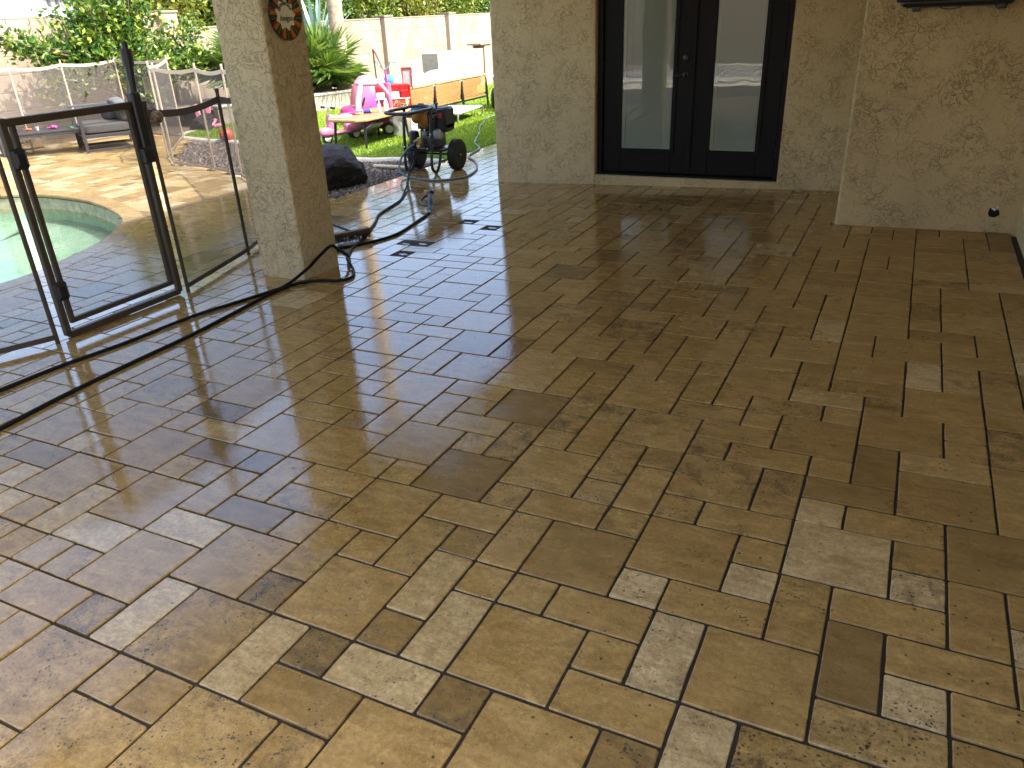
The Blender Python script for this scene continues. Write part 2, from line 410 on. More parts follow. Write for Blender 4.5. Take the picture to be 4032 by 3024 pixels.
# ---- tiles
READ = "-5,-4,1,1;-4,-5,2,2;-6,-6,2,2;-5,-7,2,1;-4,-6,1,1;-3,-7,1,2;-6,-8,1,2;-5,-8,1,1;-4,-9,2,2;-6,-9,2,1;-5,-10,2,1;-5,-12,2,2;-3,-11,1,2;-2,-11,1,1;-3,-12,2,1;-2,-10,1,2;-2,-8,1,1;-1,-9,1,1;-2,-7,1,1;-1,-8,1,2;-2,-6,2,2;-2,-4,1,1;-3,-3,2,1;-1,-4,2,1;0,-5,1,1;0,-7,1,2;1,-7,1,1;1,-6,1,2;1,-4,1,1;-1,-11,2,2;-8,-9,2,2;-7,-7,1,2;-7,-11,2,2;-8,-11,1,2;-8,-13,2,2;-6,-13,1,2;-9,-15,2,2;-11,-12,2,2;-9,-12,1,2;-10,-13,2,1;-11,-13,1,1;-10,-14,1,1;-12,-14,2,1;-11,-16,2,2;-12,-15,1,1;-13,-15,1,2;-13,-16,2,1;-12,-18,2,2;-13,-17,1,1;3,-8,2,1;2,-8,1,1;2,-9,2,1;3,-10,1,1;4,-10,2,2;5,-8,1,1;6,-9,1,2;5,-7,2,1;5,-6,1,1;4,-7,1,2;7,-8,2,2;7,-9,2,1;8,-10,1,1;6,-11,2,2;5,-11,1,1;3,-11,2,1;4,-12,2,1;6,-12,1,1;7,-13,2,2;7,-15,1,2;5,-15,2,2;0,0,2,2;-1,0,1,2;-2,-1,1,2;-2,1,1,1;-1,-1,1,1;0,-1,1,1;1,-1,2,1;2,0,1,1;2,1,2,1;3,-1,1,2;4,-1,2,2;-4,0,2,2;-9,1,2,2;-7,2,1,2;-7,0,2,2;-6,2,2,2;-4,2,1,2;-3,2,1,1;-5,1,1,1;-5,-1,1,2;-6,-1,1,1;-9,0,2,1;-11,1,2,1;-10,2,1,1;-8,3,1,1;-6,4,1,1;-5,4,1,1;-3,3,2,1;-9,-3,1,1;-9,-2,1,2;-8,-3,1,2;-8,-1,2,1;-7,-2,2,1;-11,-1,2,2;-10,-2,1,1;-11,-2,1,1;-11,-3,2,1;-13,-3,2,2;-13,-4,1,1;-12,-4,2,1;-10,-5,2,2;-11,-6,1,2;-13,-5,2,1;-15,-4,2,2;-16,-6,2,2;-14,-5,1,1;-14,-6,1,1;-13,-7,2,2;-15,-8,2,2;-13,-8,1,1;-15,-9,1,1;-17,-9,2,2;1,-13,1,1;1,-12,1,2;2,-13,2,2;2,-14,2,1;2,-16,1,2;3,-16,2,2;4,-14,1,2;2,-11,1,1;1,-17,2,1;1,-16,1,1;0,-15,2,2;3,-17,1,1;4,-19,1,1;4,-18,1,2;2,-19,2,2;5,-19,2,2;5,-17,1,1;5,-16,1,1;6,-17,2,2;7,-19,1,1;7,-18,2,1;8,-17,1,1;5,-13,2,1;8,-20,2,2;-1,-12,1,1;-4,-13,2,1;-5,-15,1,1;-5,-14,1,2;-6,-15,1,1;-6,-17,2,2;-9,-7,2,1;-8,-18,2,2;-16,-1,2,1;-14,-1,2,2;-12,-1,1,1;-12,0,1,2;-15,-2,1,1;-14,-2,1,1;-17,-3,2,2;-16,-4,1,1;-17,-5,1,2;6,-2,1,2;6,-3,2,1;5,-3,1,2;7,-5,1,1;7,-4,1,1;5,-5,2,2;7,-2,2,1;7,-1,1,1;6,0,2,1;8,-1,2,1;8,-6,2,2;8,-4,1,2;0,2,1,1;1,2,2,2;3,2,1,1;-2,2,2,1;-1,3,2,2;0,-3,2,2;-1,-3,1,2;-2,-2,1,1;-3,-2,1,2;-4,-1,1,1;2,-2,1,1;3,-2,2,1;-5,-3,2,2;4,1,1,2;0,-9,2,2;2,-4,2,2;4,-4,1,1;4,-3,1,1;3,-5,2,1;2,-5,1,1;2,-7,2,2;-8,4,2,2;-6,5,2,2;-4,4,2,2;-2,4,1,1"
occ = {}; tiles = []
MISS = set()
for (hx, hy) in ((-17.3, 23.65), (-16.55, 28.51), (-14.44, 27.28), (-16.16, 21.64)): MISS.add((math.floor(hx), math.floor(-hy)))
MISS |= {(-18, -24), (-17, -24)}
def put(i, j, w, h):
    for a in range(w):
        for b in range(h): occ[(i + a, j + b)] = 1
    tiles.append((i, j, w, h))
for c in MISS: occ[c] = 1
for s in READ.split(';'):
    i, j, w, h = map(int, s.split(','))
    if not any((i + a, j + b) in occ for a in range(w) for b in range(h)): put(i, j, w, h)
cells = {}
POX = offset(POOLC, SG * .10)
for (i, j) in bed:
    x, y = (i + .5) * U, -(j + .5) * U
    if is_deck(x, y) and not inside(x, y, POX) and y < 11 and x > -12.95:
        v = RB.transposed() @ (Vector((x, y, -.05)) - M.translation)
        if v.z < -.2 and abs(v.x / v.z) < 1.15 and abs(v.y / v.z) < 1.0: cells[(i, j)] = 1
rr = random.Random(11)
for (i, j) in sorted(cells, key=lambda c: (-c[1], c[0])):
    if (i, j) in occ: continue
    opt = [(2, 2)] * 28 + [(2, 1)] * 27 + [(1, 2)] * 22 + [(1, 1)] * 14; rr.shuffle(opt)
    for (w, h) in opt:
        c = [(i + a, j - b) for a in range(w) for b in range(h)]
        if all(q in cells and q not in occ for q in c): put(i, j - h + 1, w, h); break
GAP = .0058
def tile_outline(w, h, r, uneven, rg):
    W2, H2 = w * U / 2 - GAP / 2, h * U / 2 - GAP / 2; P = []
    for (sx, sy) in ((1, 1), (-1, 1), (-1, -1), (1, -1)):
        a = (sx * W2, sy * (H2 - r)); b = (sx * (W2 - r * .35), sy * (H2 - r * .35)); c = (sx * (W2 - r), sy * H2)
        P += [a, b, c] if sx * sy > 0 else [c, b, a]
    Q = []
    for k in range(12):                                    # one extra point on the long runs, slightly chipped
        p, q = P[k], P[(k + 1) % 12]; Q.append((p[0] - math.copysign(abs(rg.gauss(0, uneven)), p[0]), p[1] - math.copysign(abs(rg.gauss(0, uneven)), p[1])))
        if k % 3 == 2:
            for f in (.33, .67): m = (p[0] + (q[0] - p[0]) * f, p[1] + (q[1] - p[1]) * f); Q.append((m[0] * (1 - abs(rg.gauss(0, uneven)) / W2), m[1] * (1 - abs(rg.gauss(0, uneven)) / H2)))
    return Q
def tile_mesh(w, h, k):
    rg = random.Random(w * 100 + h * 10 + k); O = tile_outline(w, h, .0045, .0013, rg); n = len(O); b = .0036
    def ins(p, d): return (p[0] - math.copysign(d, p[0]) if abs(p[0]) > d else p[0], p[1] - math.copysign(d, p[1]) if abs(p[1]) > d else p[1])
    V = [(*ins(p, b), 0) for p in O] + [(*ins(p, b * .3), -.0022) for p in O] + [(*p, -.014) for p in O]
    F = [tuple(range(n))] + [(i, n + i, n + (i + 1) % n, (i + 1) % n) for i in range(n)] + [(n + i, 2 * n + i, 2 * n + (i + 1) % n, n + (i + 1) % n) for i in range(n)]
    me = bpy.data.meshes.new('tile'); me.from_pydata(V, [], F)
    bm = bmesh.new(); bm.from_mesh(me); bmesh.ops.recalc_face_normals(bm, faces=bm.faces)
    bm.to_mesh(me); bm.free()
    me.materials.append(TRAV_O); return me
TM = {}
def get_tm(w, h):
    k = rr.randrange(5)
    if (w, h, k) not in TM: TM[(w, h, k)] = tile_mesh(w, h, k)
    return TM[(w, h, k)]
KNOWN = {(-5, 1): (.16, 1.0), (-3, 2): (.18, 1.0), (-2, 1): (.30, .8), (-2, -2): (.30, .6), (0, -1): (.60, .2), (2, 0): (.60, .1), (1, -1): (.52, .2), (2, 1): (.58, .3), (-1, -1): (.58, .25), (-4, -1): (.64, .3), (3, -1): (.95, .7), (7, -1): (.95, .6), (4, 1): (.92, .7), (-1, 0): (.88, .6),
         (0, 2): (.20, .85), (-4, 2): (.90, .6), (2, -2): (.95, .5), (3, 2): (.24, .9), (-2, 2): (.9, .5), (-2, -1): (.82, .6), (0, 0): (.60, .05), (1, 2): (.58, .2), (-1, 3): (.62, .1),
         (4, -1): (.50, .2), (-4, 0): (.52, .3), (0, -3): (.30, .15), (-5, -3): (.45, .05), (-4, -5): (.16, .55), (-6, -6): (.38, .1), (-4, -9): (.18, .05), (5, -6): (.86, .5), (5, -7): (.24, .2),
         (6, -9): (.2, .1), (6, -5): (.25, .1), (-6, 2): (.42, .8), (-9, 1): (.60, .3), (-7, 2): (.92, .3), (-4, 4): (.72, .85), (-11, 1): (.95, .6), (-9, 0): (.92, .3), (-8, -1): (.18, .55), (-7, -2): (.5, .9), (-11, -1): (.5, .25),
         (7, -15): (.97, .1), (4, -12): (.78, .5), (2, -4): (.40, .15), (7, -8): (.33, .15), (4, -10): (.36, .05), (7, -9): (.72, .3), (5, -11): (.62, .3), (3, -8): (.5, .3), (8, -6): (.3, .05), (-10, -8): (.5, .5)}
def tparam(i, j):
    if (i, j) in KNOWN: return KNOWN[(i, j)]
    tn = min(1, max(0, rr.gauss(.54, .10))); q = rr.random()
    if q < .04: tn = rr.uniform(.14, .26)
    elif q > .93: tn = rr.uniform(.78, .96)
    if i < -37: tn = min(1, max(.15, rr.gauss(.62, .24)))
    return tn, rr.random() ** 1.05
scored = []
for t in tiles:
    i, j, w, h = t; x, y = (i + w / 2) * U, -(j + h / 2) * U
    v = RB.transposed() @ (Vector((x, y, gz(x, y))) - M.translation)
    vis = v.z < 0 and abs(v.x / v.z) < .69 and abs(v.y / v.z) < .53
    scored.append(((w * h / (-v.z) ** 3 if vis else 0) + 1e-9 * w, t))
scored.sort(reverse=True)
FV = []; FF = []; FT = []
for n, (s, t) in enumerate(scored):
    i, j, w, h = t; x, y = (i + w / 2) * U, -(j + h / 2) * U; tn, dr = tparam(i, j)
    if n < 300:
        o = link('tile', get_tm(w, h), PATIO); o.location = (x, y, gz(x, y) + rr.gauss(0, .0010))
        sg_ = rr.choice((1, -1)); ex, ey = (-.0055, -.01988) if zf(x, y) > GY else (0, 0)
        o.rotation_euler = (sg_ * (ex + rr.gauss(0, .0016)), sg_ * (ey + rr.gauss(0, .0016)), 0 if sg_ > 0 else math.pi)
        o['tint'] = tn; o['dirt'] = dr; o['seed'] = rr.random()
    else:
        b0 = len(FV); d = .0036; dz = rr.gauss(0, .0007); sx, sy = rr.gauss(0, .0014), rr.gauss(0, .0014); sd = rr.random()
        W2, H2 = w * U / 2 - GAP / 2, h * U / 2 - GAP / 2
        for (a, e, q) in ((W2 - d, H2 - d, 0), (W2 - d * .2, H2 - d * .2, -.0025), (W2, H2, -.014)):
            for (cx, cy) in ((-1, -1), (1, -1), (1, 1), (-1, 1)):
                X, Y = x + cx * a, y + cy * e; FV.append((X, Y, gz(X, Y) + q + dz + sx * cx * a + sy * cy * e))
        FF.append((b0, b0 + 1, b0 + 2, b0 + 3))
        for r0 in (0, 4):
            for k in range(4): FF.append((b0 + r0 + k, b0 + r0 + 4 + k, b0 + r0 + 4 + (k + 1) % 4, b0 + r0 + (k + 1) % 4))
        FT += [(tn, dr, sd)] * 9
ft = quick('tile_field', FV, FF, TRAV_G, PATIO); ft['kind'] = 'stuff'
FT = np.array(FT, dtype=np.float32)
for k, nm in enumerate(('tint', 'dirt', 'seed')):
    a = ft.data.attributes.new(nm, 'FLOAT', 'FACE'); a.data.foreach_set('value', np.ascontiguousarray(FT[:, k]))
# debris in the holes where tiles are missing
t = NT('mud'); mud = t.done(t.pr(t.ramp(t.noise(t.pos(), 90, 5, .7), [(.3, (.02, .013, .008)), (.7, (.09, .06, .035))]), .35, 0, t.bump(t.noise(t.pos(), 70, 4), .8, .01)))
m = MB()
for (i, j) in MISS:
    for k in range(26):
        x, y = (i + rr.uniform(.1, .9)) * U, -(j + rr.uniform(.1, .9)) * U; m.sph((x, y, gz(x, y) - .012), (rr.uniform(.005, .011),) * 3, 6, 4)
o = m.build('joint_rubble', mud, PATIO); o['kind'] = 'stuff'
m = MB()
for (i, j) in MISS:
    x, y = (i + rr.uniform(.35, .6)) * U, -(j + rr.uniform(.4, .7)) * U; m.add([(x + .05 * math.cos(k * .785) * rr.uniform(.7, 1.1), y + .022 * math.sin(k * .785) * rr.uniform(.5, 1.1), gz(x, y) - .0045) for k in range(8)], [tuple(range(8))])
o = m.build('hole_puddles', simple('puddle', (.05, .033, .02), .06, var=.2), PATIO); o['kind'] = 'stuff'

# ---- pool
t = NT('pool_plaster'); PLAST = t.done(t.pr(t.ramp(t.noise(t.pos(), 2.5, 5, .65), [(.35, (.30, .46, .35)), (.65, (.44, .55, .43))]), .7))
t = NT('pool_water'); fr = t.n('ShaderNodeFresnel'); fr.inputs[0].default_value = 1.25
nb = t.bump(t.noise(t.pos(), 5, 3, .5), .15, .02); t.L(nb, fr.inputs[1]); gl = t.n('ShaderNodeBsdfGlossy'); gl.inputs['Roughness'].default_value = .03; t.L(nb, gl.inputs['Normal'])
tr = t.n('ShaderNodeBsdfTransparent'); tr.inputs[0].default_value = (.86, .97, .90, 1); mx = t.n('ShaderNodeMixShader')
t.L(fr.outputs[0], mx.inputs[0]); t.L(tr.outputs[0], mx.inputs[1]); t.L(gl.outputs[0], mx.inputs[2]); WATER = t.done(mx)
COPE = simple('coping_stone', (.36, .275, .155), .6, var=.3, scale=7, bump=.3, dirt=.5)
BAND = simple('pool_waterline', (.46, .40, .27), .6, var=.35, scale=12, dirt=.8)
n = len(POOLC)
def ring(poly, z): V.extend([(p[0], p[1], z) for p in poly])
POOLO = tag(quick('pool_coping', [(p[0], p[1], GY - .02) for p in POUT] + [(p[0], p[1], GY - .02) for p in offset(POOLC, SG * .03)], [(i, (i + 1) % n, n + (i + 1) % n, n + i) for i in range(n)], GROUT), kind='structure')
PRF = ((.20, -.022), (.20, .0), (.197, .003), (.018, .005), (.004, .0), (.0, -.012), (.006, -.03), (.03, -.042))
RINGS = [offset(POOLC, SG * d_) for d_, _ in PRF]
def ringpt(r_, f):
    k = int(f) % n; u = f - int(f); p, q = RINGS[r_][k], RINGS[r_][(k + 1) % n]; return (p[0] + (q[0] - p[0]) * u, p[1] + (q[1] - p[1]) * u)
cum = [0.0]
for k in range(n): cum.append(cum[-1] + math.dist(POOLC[k], POOLC[(k + 1) % n]))
def f_at(s_):
    for k in range(n):
        if cum[k + 1] >= s_: return k + (s_ - cum[k]) / (cum[k + 1] - cum[k])
    return n - 1e-6
NS = int(cum[-1] / .31)
for q in range(NS):
    s0, s1 = cum[-1] * q / NS + .003, cum[-1] * (q + 1) / NS - .003; V = []; F = []; K = 4; m_ = len(PRF)
    for k in range(K + 1):
        f_ = f_at(s0 + (s1 - s0) * k / K); V += [(*ringpt(r_, f_), GY + PRF[r_][1]) for r_ in range(m_)]
    for k in range(K):
        for r_ in range(m_ - 1): F.append((k * m_ + r_, (k + 1) * m_ + r_, (k + 1) * m_ + r_ + 1, k * m_ + r_ + 1))
    F += [tuple(range(m_)), tuple(range(K * m_ + m_ - 1, K * m_ - 1, -1))]
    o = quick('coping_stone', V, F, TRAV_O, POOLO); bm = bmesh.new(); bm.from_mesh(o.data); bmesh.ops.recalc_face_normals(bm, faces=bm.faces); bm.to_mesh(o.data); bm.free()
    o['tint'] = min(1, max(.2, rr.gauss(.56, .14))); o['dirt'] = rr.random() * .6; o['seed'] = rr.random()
V = []; F = []
for d, z in ((.03, GY - .05), (.03, GY - .24)): ring(offset(POOLC, SG * d), z)
F = [(i, (i + 1) % n, n + (i + 1) % n, n + i) for i in range(n)]
tag(quick('pool_waterline', V, F, BAND, smooth=True), kind='structure')
V = []; F = []
for d, z in ((.03, GY - .235), (.025, GY - .34), (-.20, GY - .355), (-.22, GY - .40), (-1.2, GY - .43)): ring(offset(POOLC, SG * d), z)
F = [(r * n + i, r * n + (i + 1) % n, (r + 1) * n + (i + 1) % n, (r + 1) * n + i) for r in range(4) for i in range(n)] + [tuple(range(4 * n, 5 * n))]
tag(quick('pool_basin', V, F, PLAST, smooth=True), kind='structure')
V = []; ring(offset(POOLC, SG * .028), GY - .175); PWO = tag(quick('pool_water', V, [tuple(range(n))], WATER), kind='structure')
if PWO.data.polygons[0].normal.z < 0: PWO.data.flip_normals()

# ---- turf with blades, kerb, gravel
t = NT('turf_backing'); TURFB = t.done(t.pr((.05, .085, .018), .95))
TURF = CURB + [(-10.75, 10.05), (-9.62, 14.3), (-9.3, 30), (-4.505, 30), (-4.505, 8.0)]
tag(quick('turf', [(x, y, GY - .004) for x, y in TURF], [tuple(range(len(TURF)))], TURFB), kind='structure')
TURFM = leafmat('turf_blade', (.11, .21, .015), (.24, .38, .028), (.40, .50, .06), .3)
pts = []
while len(pts) < 90000:
    x = RNG.uniform(-11, -4.51, 4000); y = RNG.uniform(7.0, 17.5, 4000)
    keep = RNG.random(4000) < np.clip(1.25 - (y - 7) / 11, .25, 1)
    for a, b in zip(x[keep], y[keep]):
        if inside(a, b, TURF): pts.append((a, b))
pts = np.array(pts[:90000]); N = len(pts); an = RNG.uniform(0, 6.283, N); hgt = RNG.uniform(.02, .042, N); wd = RNG.uniform(.004, .008, N) * (1 + (pts[:, 1] - 7) / 8); ln = RNG.normal(0, .016, (N, 2))
VV = np.zeros((N, 3, 3)); dx = np.cos(an) * wd; dy = np.sin(an) * wd
VV[:, 0] = np.stack([pts[:, 0] - dx, pts[:, 1] - dy, np.full(N, GY - .006)], 1); VV[:, 1] = np.stack([pts[:, 0] + dx, pts[:, 1] + dy, np.full(N, GY - .006)], 1)
VV[:, 2] = np.stack([pts[:, 0] + ln[:, 0], pts[:, 1] + ln[:, 1], GY + hgt], 1)
tag(quick('turf_blades', VV.reshape(-1, 3).tolist(), np.arange(3 * N).reshape(-1, 3).tolist(), TURFM), 'short bright green artificial grass blades', 'grass', kind='stuff')
m = MB(); L = smoothpath([(x, y, 0) for x, y in CURB], 4); V = []
for k, p in enumerate(L):
    tn = (L[min(k + 1, len(L) - 1)] - L[max(k - 1, 0)]).normalized(); nn = Vector((-tn.y, tn.x, 0))
    for d, z in ((-.07, -.03), (-.065, .012), (-.03, .02), (.04, .02), (.075, .01), (.08, -.03)): V.append((p.x + nn.x * d, p.y + nn.y * d, GY + z))
F = [(k * 6 + a, k * 6 + a + 1, (k + 1) * 6 + a + 1, (k + 1) * 6 + a) for k in range(len(L) - 1) for a in range(5)]
tag(quick('turf_kerb', V, F, CONC, smooth=True), kind='structure')
t = NT('crushed_stone'); oi = t.n('ShaderNodeNewGeometry').outputs['Random Per Island']
STONE = t.done(t.pr(t.ramp(oi, [(.0, (.05, .04, .035)), (.5, (.13, .105, .085)), (.85, (.22, .18, .145)), (1, (.40, .34, .27))]), .85))
ico = np.array([(0, 0, 1), (1, 0, 0), (0, 1, 0), (-1, 0, 0), (0, -1, 0), (0, 0, -1)], float); icf = [(0, 1, 2), (0, 2, 3), (0, 3, 4), (0, 4, 1), (5, 2, 1), (5, 3, 2), (5, 4, 3), (5, 1, 4)]
pts = []
while len(pts) < 15000:
    x, y = random.uniform(-10.7, -4.51), random.uniform(4.9, 9.6)
    if random.random() > (1.0 if x > -6.4 else .7): continue
    ed = interp(DECK_EDGE, x) + .06; cu = interp([c for c in CURB[:9]], x)
    if ed + .02 < y < cu - .06 or (x < -10.0 and ed + .02 < y and not inside(x, y, TURF)): pts.append((x, y))
V = []; F = []
for (x, y) in pts:
    s = random.uniform(.010, .026); R = Euler((random.uniform(0, 3), random.uniform(0, 3), random.uniform(0, 3))).to_matrix(); b = len(V)
    for p in ico:
        q = R @ Vector((p[0] * random.uniform(.7, 1.3), p[1] * random.uniform(.7, 1.3), p[2] * random.uniform(.6, 1.1))) * s; V.append((x + q.x, y + q.y, -.142 + random.uniform(0, .022) + q.z))
    F += [tuple(i + b for i in f) for f in icf]
tag(quick('gravel', V, F, STONE), 'dark crushed stone covering the planting beds', 'gravel', kind='stuff')

# ================================================================ HOUSE
def wy(x): return 6.215 + .0355 * (x + 3.185)              # face of the wall with the french doors
HOUSE = thing('house', (0, 6.3, 0), 'tan stucco house wall and covered patio with dark french doors', 'house')
HOUSE.location = (0, 0, 0)
def wallbox(name, x0, x1, z0, z1, th=.25, mat=STUCCO, inset=0.0):
    m = MB(); y0, y1 = wy(x0) + inset, wy(x1) + inset
    V = [(x0, y0, z0), (x1, y1, z0), (x1, y1 + th, z0), (x0, y0 + th, z0), (x0, y0, z1), (x1, y1, z1), (x1, y1 + th, z1), (x0, y0 + th, z1)]
    m.add(V, [(3, 2, 1, 0), (4, 5, 6, 7), (0, 1, 5, 4), (1, 2, 6, 5), (2, 3, 7, 6), (3, 0, 4, 7)]); return m.build(name, mat, HOUSE)
CZ = 2.60
def bevel_obj(o, w, seg=3):
    b = o.modifiers.new('bevel', 'BEVEL'); b.width = w; b.segments = seg; b.limit_method = 'ANGLE'
o = wallbox('wall', -3.185, -2.03, -.30, CZ); bevel_obj(o, .018)
o = wallbox('wall', -.172, .62, -.30, CZ)
wallbox('wall', -2.03, -.172, 2.14, CZ); wallbox('door_step', -2.03, -.172, -.30, .025, .25)
m = MB(); m.box((1.125, 5.03 + .70, 1.15), (1.27, 1.40, 2.9)); o = m.build('wall', STUCCO, HOUSE); bevel_obj(o, .02)
m = MB(); m.box((1.87, 2.0, 1.15), (.26, 6.3, 2.9)); m.build('wall', STUCCO, HOUSE)
m = MB(); m.box((-3.06, 6.35 + 8, 1.25), (.25, 15.5, 3.0)); m.build('wall', STUCCO, HOUSE)
m = MB(); m.box((-.8, 7.07, CZ + .04), (5.8, 16.86, .08)); m.build('ceiling', CEIL, HOUSE)  # unseen rear end of ceiling and roof cut back to light the near floor
m = MB(); m.box((-3.715, 7.07, CZ + .025), (.03, 16.86, .10)); m.build('fascia', DOORP, HOUSE)
m = MB(); m.add([(-3.70, -1.36, CZ + .083), (-3.70, 15.5, CZ + .083), (2.1, 15.5, CZ + 1.25), (2.1, -1.36, CZ + 1.25), (2.1, -1.36, CZ + .083), (2.1, 15.5, CZ + .083)],
          [(0, 3, 2, 1), (0, 4, 3), (1, 2, 5), (2, 3, 4, 5), (0, 1, 5, 4)]); m.build('roof', simple('roof_tile', (.33, .20, .13), .8), HOUSE)
# french doors, set back in the opening
DY = .085
FR = thing('door_frame', (0, 0, 0), None, None); bpy.data.objects.remove(FR)
def on_wall(x, inset): return wy(x) + inset
m = MB()
def fbox(m, x0, x1, z0, z1, i0, i1, bev=.004):
    xc = (x0 + x1) / 2; m.box((xc, wy(xc) + (i0 + i1) / 2, (z0 + z1) / 2), (x1 - x0, i1 - i0, z1 - z0), rz=math.atan(.0355), bev=bev)
for (a, b) in ((-2.03, -1.975), (-.225, -.172)): fbox(m, a, b, .027, 2.14, DY - .03, DY + .06)
fbox(m, -1.975, -.225, 2.08, 2.14, DY - .03, DY + .06); fbox(m, -2.03, -.172, .027, .048, DY - .05, DY + .06)
m.build('door_frame', DOORP, HOUSE)
GLASS = glassmat('door_glass', (.90, .93, .91), 1.15)
t = NT('blind_slat'); BLIND = t.done(t.pr((.70, .72, .68), .6))
VINYL = simple('glazing_vinyl', (.80, .82, .78), .5, var=.05)
def leaf(x0, x1, handle):
    zb, zt = .055, 2.075; gx0, gx1, gz0, gz1 = x0 + .185, x1 - .185, .285, 1.93
    d = MB()
    fbox(d, x0 + .004, gx0, zb, zt, DY, DY + .045); fbox(d, gx1, x1 - .004, zb, zt, DY, DY + .045)
    fbox(d, gx0, gx1, zb, gz0, DY + .001, DY + .044); fbox(d, gx0, gx1, gz1, zt, DY + .001, DY + .044)
    for (a, b, c, e) in ((gx0 - .03, gx0 + .012, gz0 - .03, gz1 + .03), (gx1 - .012, gx1 + .03, gz0 - .03, gz1 + .03)): fbox(d, a, b, c, e, DY - .010, DY + .003, .003)
    for (c, e) in ((gz0 - .03, gz0 + .012), (gz1 - .012, gz1 + .03)): fbox(d, gx0 + .012, gx1 - .012, c, e, DY - .010, DY + .003, .003)
    D = d.build('french_door', DOORP, HOUSE)
    p = MB(); fbox(p, gx0 + .008, gx1 - .008, gz0 + .008, gz1 - .008, DY + .010, DY + .013, 0); p.build('glass_pane', GLASS, D)
    v = MB()
    for (a, b, c, e) in ((gx0 + .010, gx0 + .046, gz0 + .01, gz1), (gx1 - .026, gx1 - .010, gz0 + .01, gz1), (gx0 + .03, gx1 - .02, gz0 + .008, gz0 + .030)): fbox(v, a, b, c, e, DY + .016, DY + .034, .002)
    v.build('glazing_bead', VINYL, D)
    s = MB(); z = gz0 + .03
    while z < gz1 - .02:
        xc = (gx0 + gx1) / 2; s.box((xc, wy(xc) + DY + .030, z), (gx1 - gx0 - .06, .013, .0012), rz=math.atan(.0355), rx=rad(68)); z += .0125
    for f in (.2, .8): xc = gx0 + (gx1 - gx0) * f; s.box((xc, wy(xc) + DY + .022, (gz0 + gz1) / 2), (.002, .002, gz1 - gz0))
    s.build('blind', BLIND, D)
    k = MB(); fbox(k, gx0, gx1, gz0, gz1, DY + .055, DY + .060, 0); k.build('blind_backing', simple('room_dark', (.06, .065, .06), .8), D)
    for zc in (.30, 1.09, 1.88):
        hx = x0 - .006 if handle else x1 + .006
        h = MB(); h.cyl((hx, wy(hx) + DY - .012, zc - .05), (hx, wy(hx) + DY - .012, zc + .05), .008, n=8); h.build('hinge', STEEL, D)
    if handle:
        hx = x1 - .075; yb = wy(hx) + DY
        h = MB(); h.lathe([(.031, 0), (.031, -.008), (.020, -.012), (.012, -.05), (.012, -.055)], (hx, yb, 1.00), 18, 'y')
        h.tube(smoothpath([(hx, yb - .052, 1.0), (hx - .03, yb - .056, 1.003), (hx - .07, yb - .054, 1.0), (hx - .115, yb - .048, .992)], 4), [.010] * 9 + [.008] * 3 + [.006], 8); h.build('handle', BLACKM, D, True)
        h = MB(); h.lathe([(.033, 0), (.033, -.010), (.025, -.018), (.010, -.020)], (hx, yb, 1.16), 20, 'y'); h.build('deadbolt', BLACKM, D, True)
    return D
leaf(-1.975, -1.065, True); leaf(-1.062, -.225, False)
fb = MB(); fbox(fb, -1.085, -1.045, .055, 2.075, DY - .016, DY - .001); fb.build('astragal', DOORP, HOUSE)
# back of the opening so that no sky shows round the doors
fb = MB(); fbox(fb, -2.2, 0, -.1, 2.4, .27, .29, 0); fb.build('backing', simple('room_dark', (.06, .065, .06), .8), HOUSE)
# broken outlet box low on the side wall
m = MB(); c = (1.57, 5.03, .15); poly = [(-.032, .03), (-.012, .036), (.03, .02), (.04, -.012), (.012, -.034), (-.024, -.03), (-.036, -.005)]
mt = Matrix.Translation(c) @ Matrix.Rotation(rad(90), 4, 'X'); m.prism(poly, -.002, .003, mt); hole = m.build('outlet_hole', simple('hole_black', (.006, .005, .004), .9), HOUSE)
m = MB(); m.box((1.565, 5.022, .178), (.028, .012, .014), ry=.5); m.box((1.585, 5.022, .196), (.010, .010, .018), ry=-.4); m.build('outlet_tab', WHITEP, HOUSE)
# pillar
P = MB(); zb = -.30
P.box((-3.074, 2.722, (CZ + zb) / 2), (.412, .398, CZ - zb)); o = P.build('patio_pillar', STUCCO_W); bevel_obj(o, .016)
tag(o, 'square tan stucco pillar carrying the patio roof', 'pillar')
P = MB(); P.box((-3.074, -.95, (CZ + zb) / 2), (.412, .398, CZ - zb)); o = P.build('patio_pillar', STUCCO_W); bevel_obj(o, .016)
tag(o, 'second stucco patio pillar behind the viewer', 'pillar')

# ---- pergola mirrored in the door glass; unseen wall added to darken that reflection
PG = thing('pergola', (-1.5, -8.2, -.15), 'slatted timber pergola mirrored in the door glass', 'pergola'); TIM = simple('pergola_timber', (.16, .12, .08), .7)
for sx in (-1, 1):
    for sy in (-1, 1): MB().box((sx * 3.0, sy * 1.6, 1.2), (.14, .14, 2.5)).build('post', TIM, PG)
    MB().box((0, sx * 1.6, 2.5), (6.6, .09, .18)).build('beam', TIM, PG)
for k in range(30): MB().box((-3.1 + k * .213, 0, 2.64), (.06, 3.9, .09)).build('slat', TIM, PG)
MB().box((0, 0, .02), (8, 5.2, .10)).build('slab', CONC, PG)
RW = MB(); RW.box((-1.5, -12.5, .85), (26, .2, 2.1)); o = RW.build('reflection_wall', simple('reflection_wall_tan', (.42, .35, .26), .9)); tag(o, 'plain tan wall added behind the viewer to darken the door reflection', 'wall')
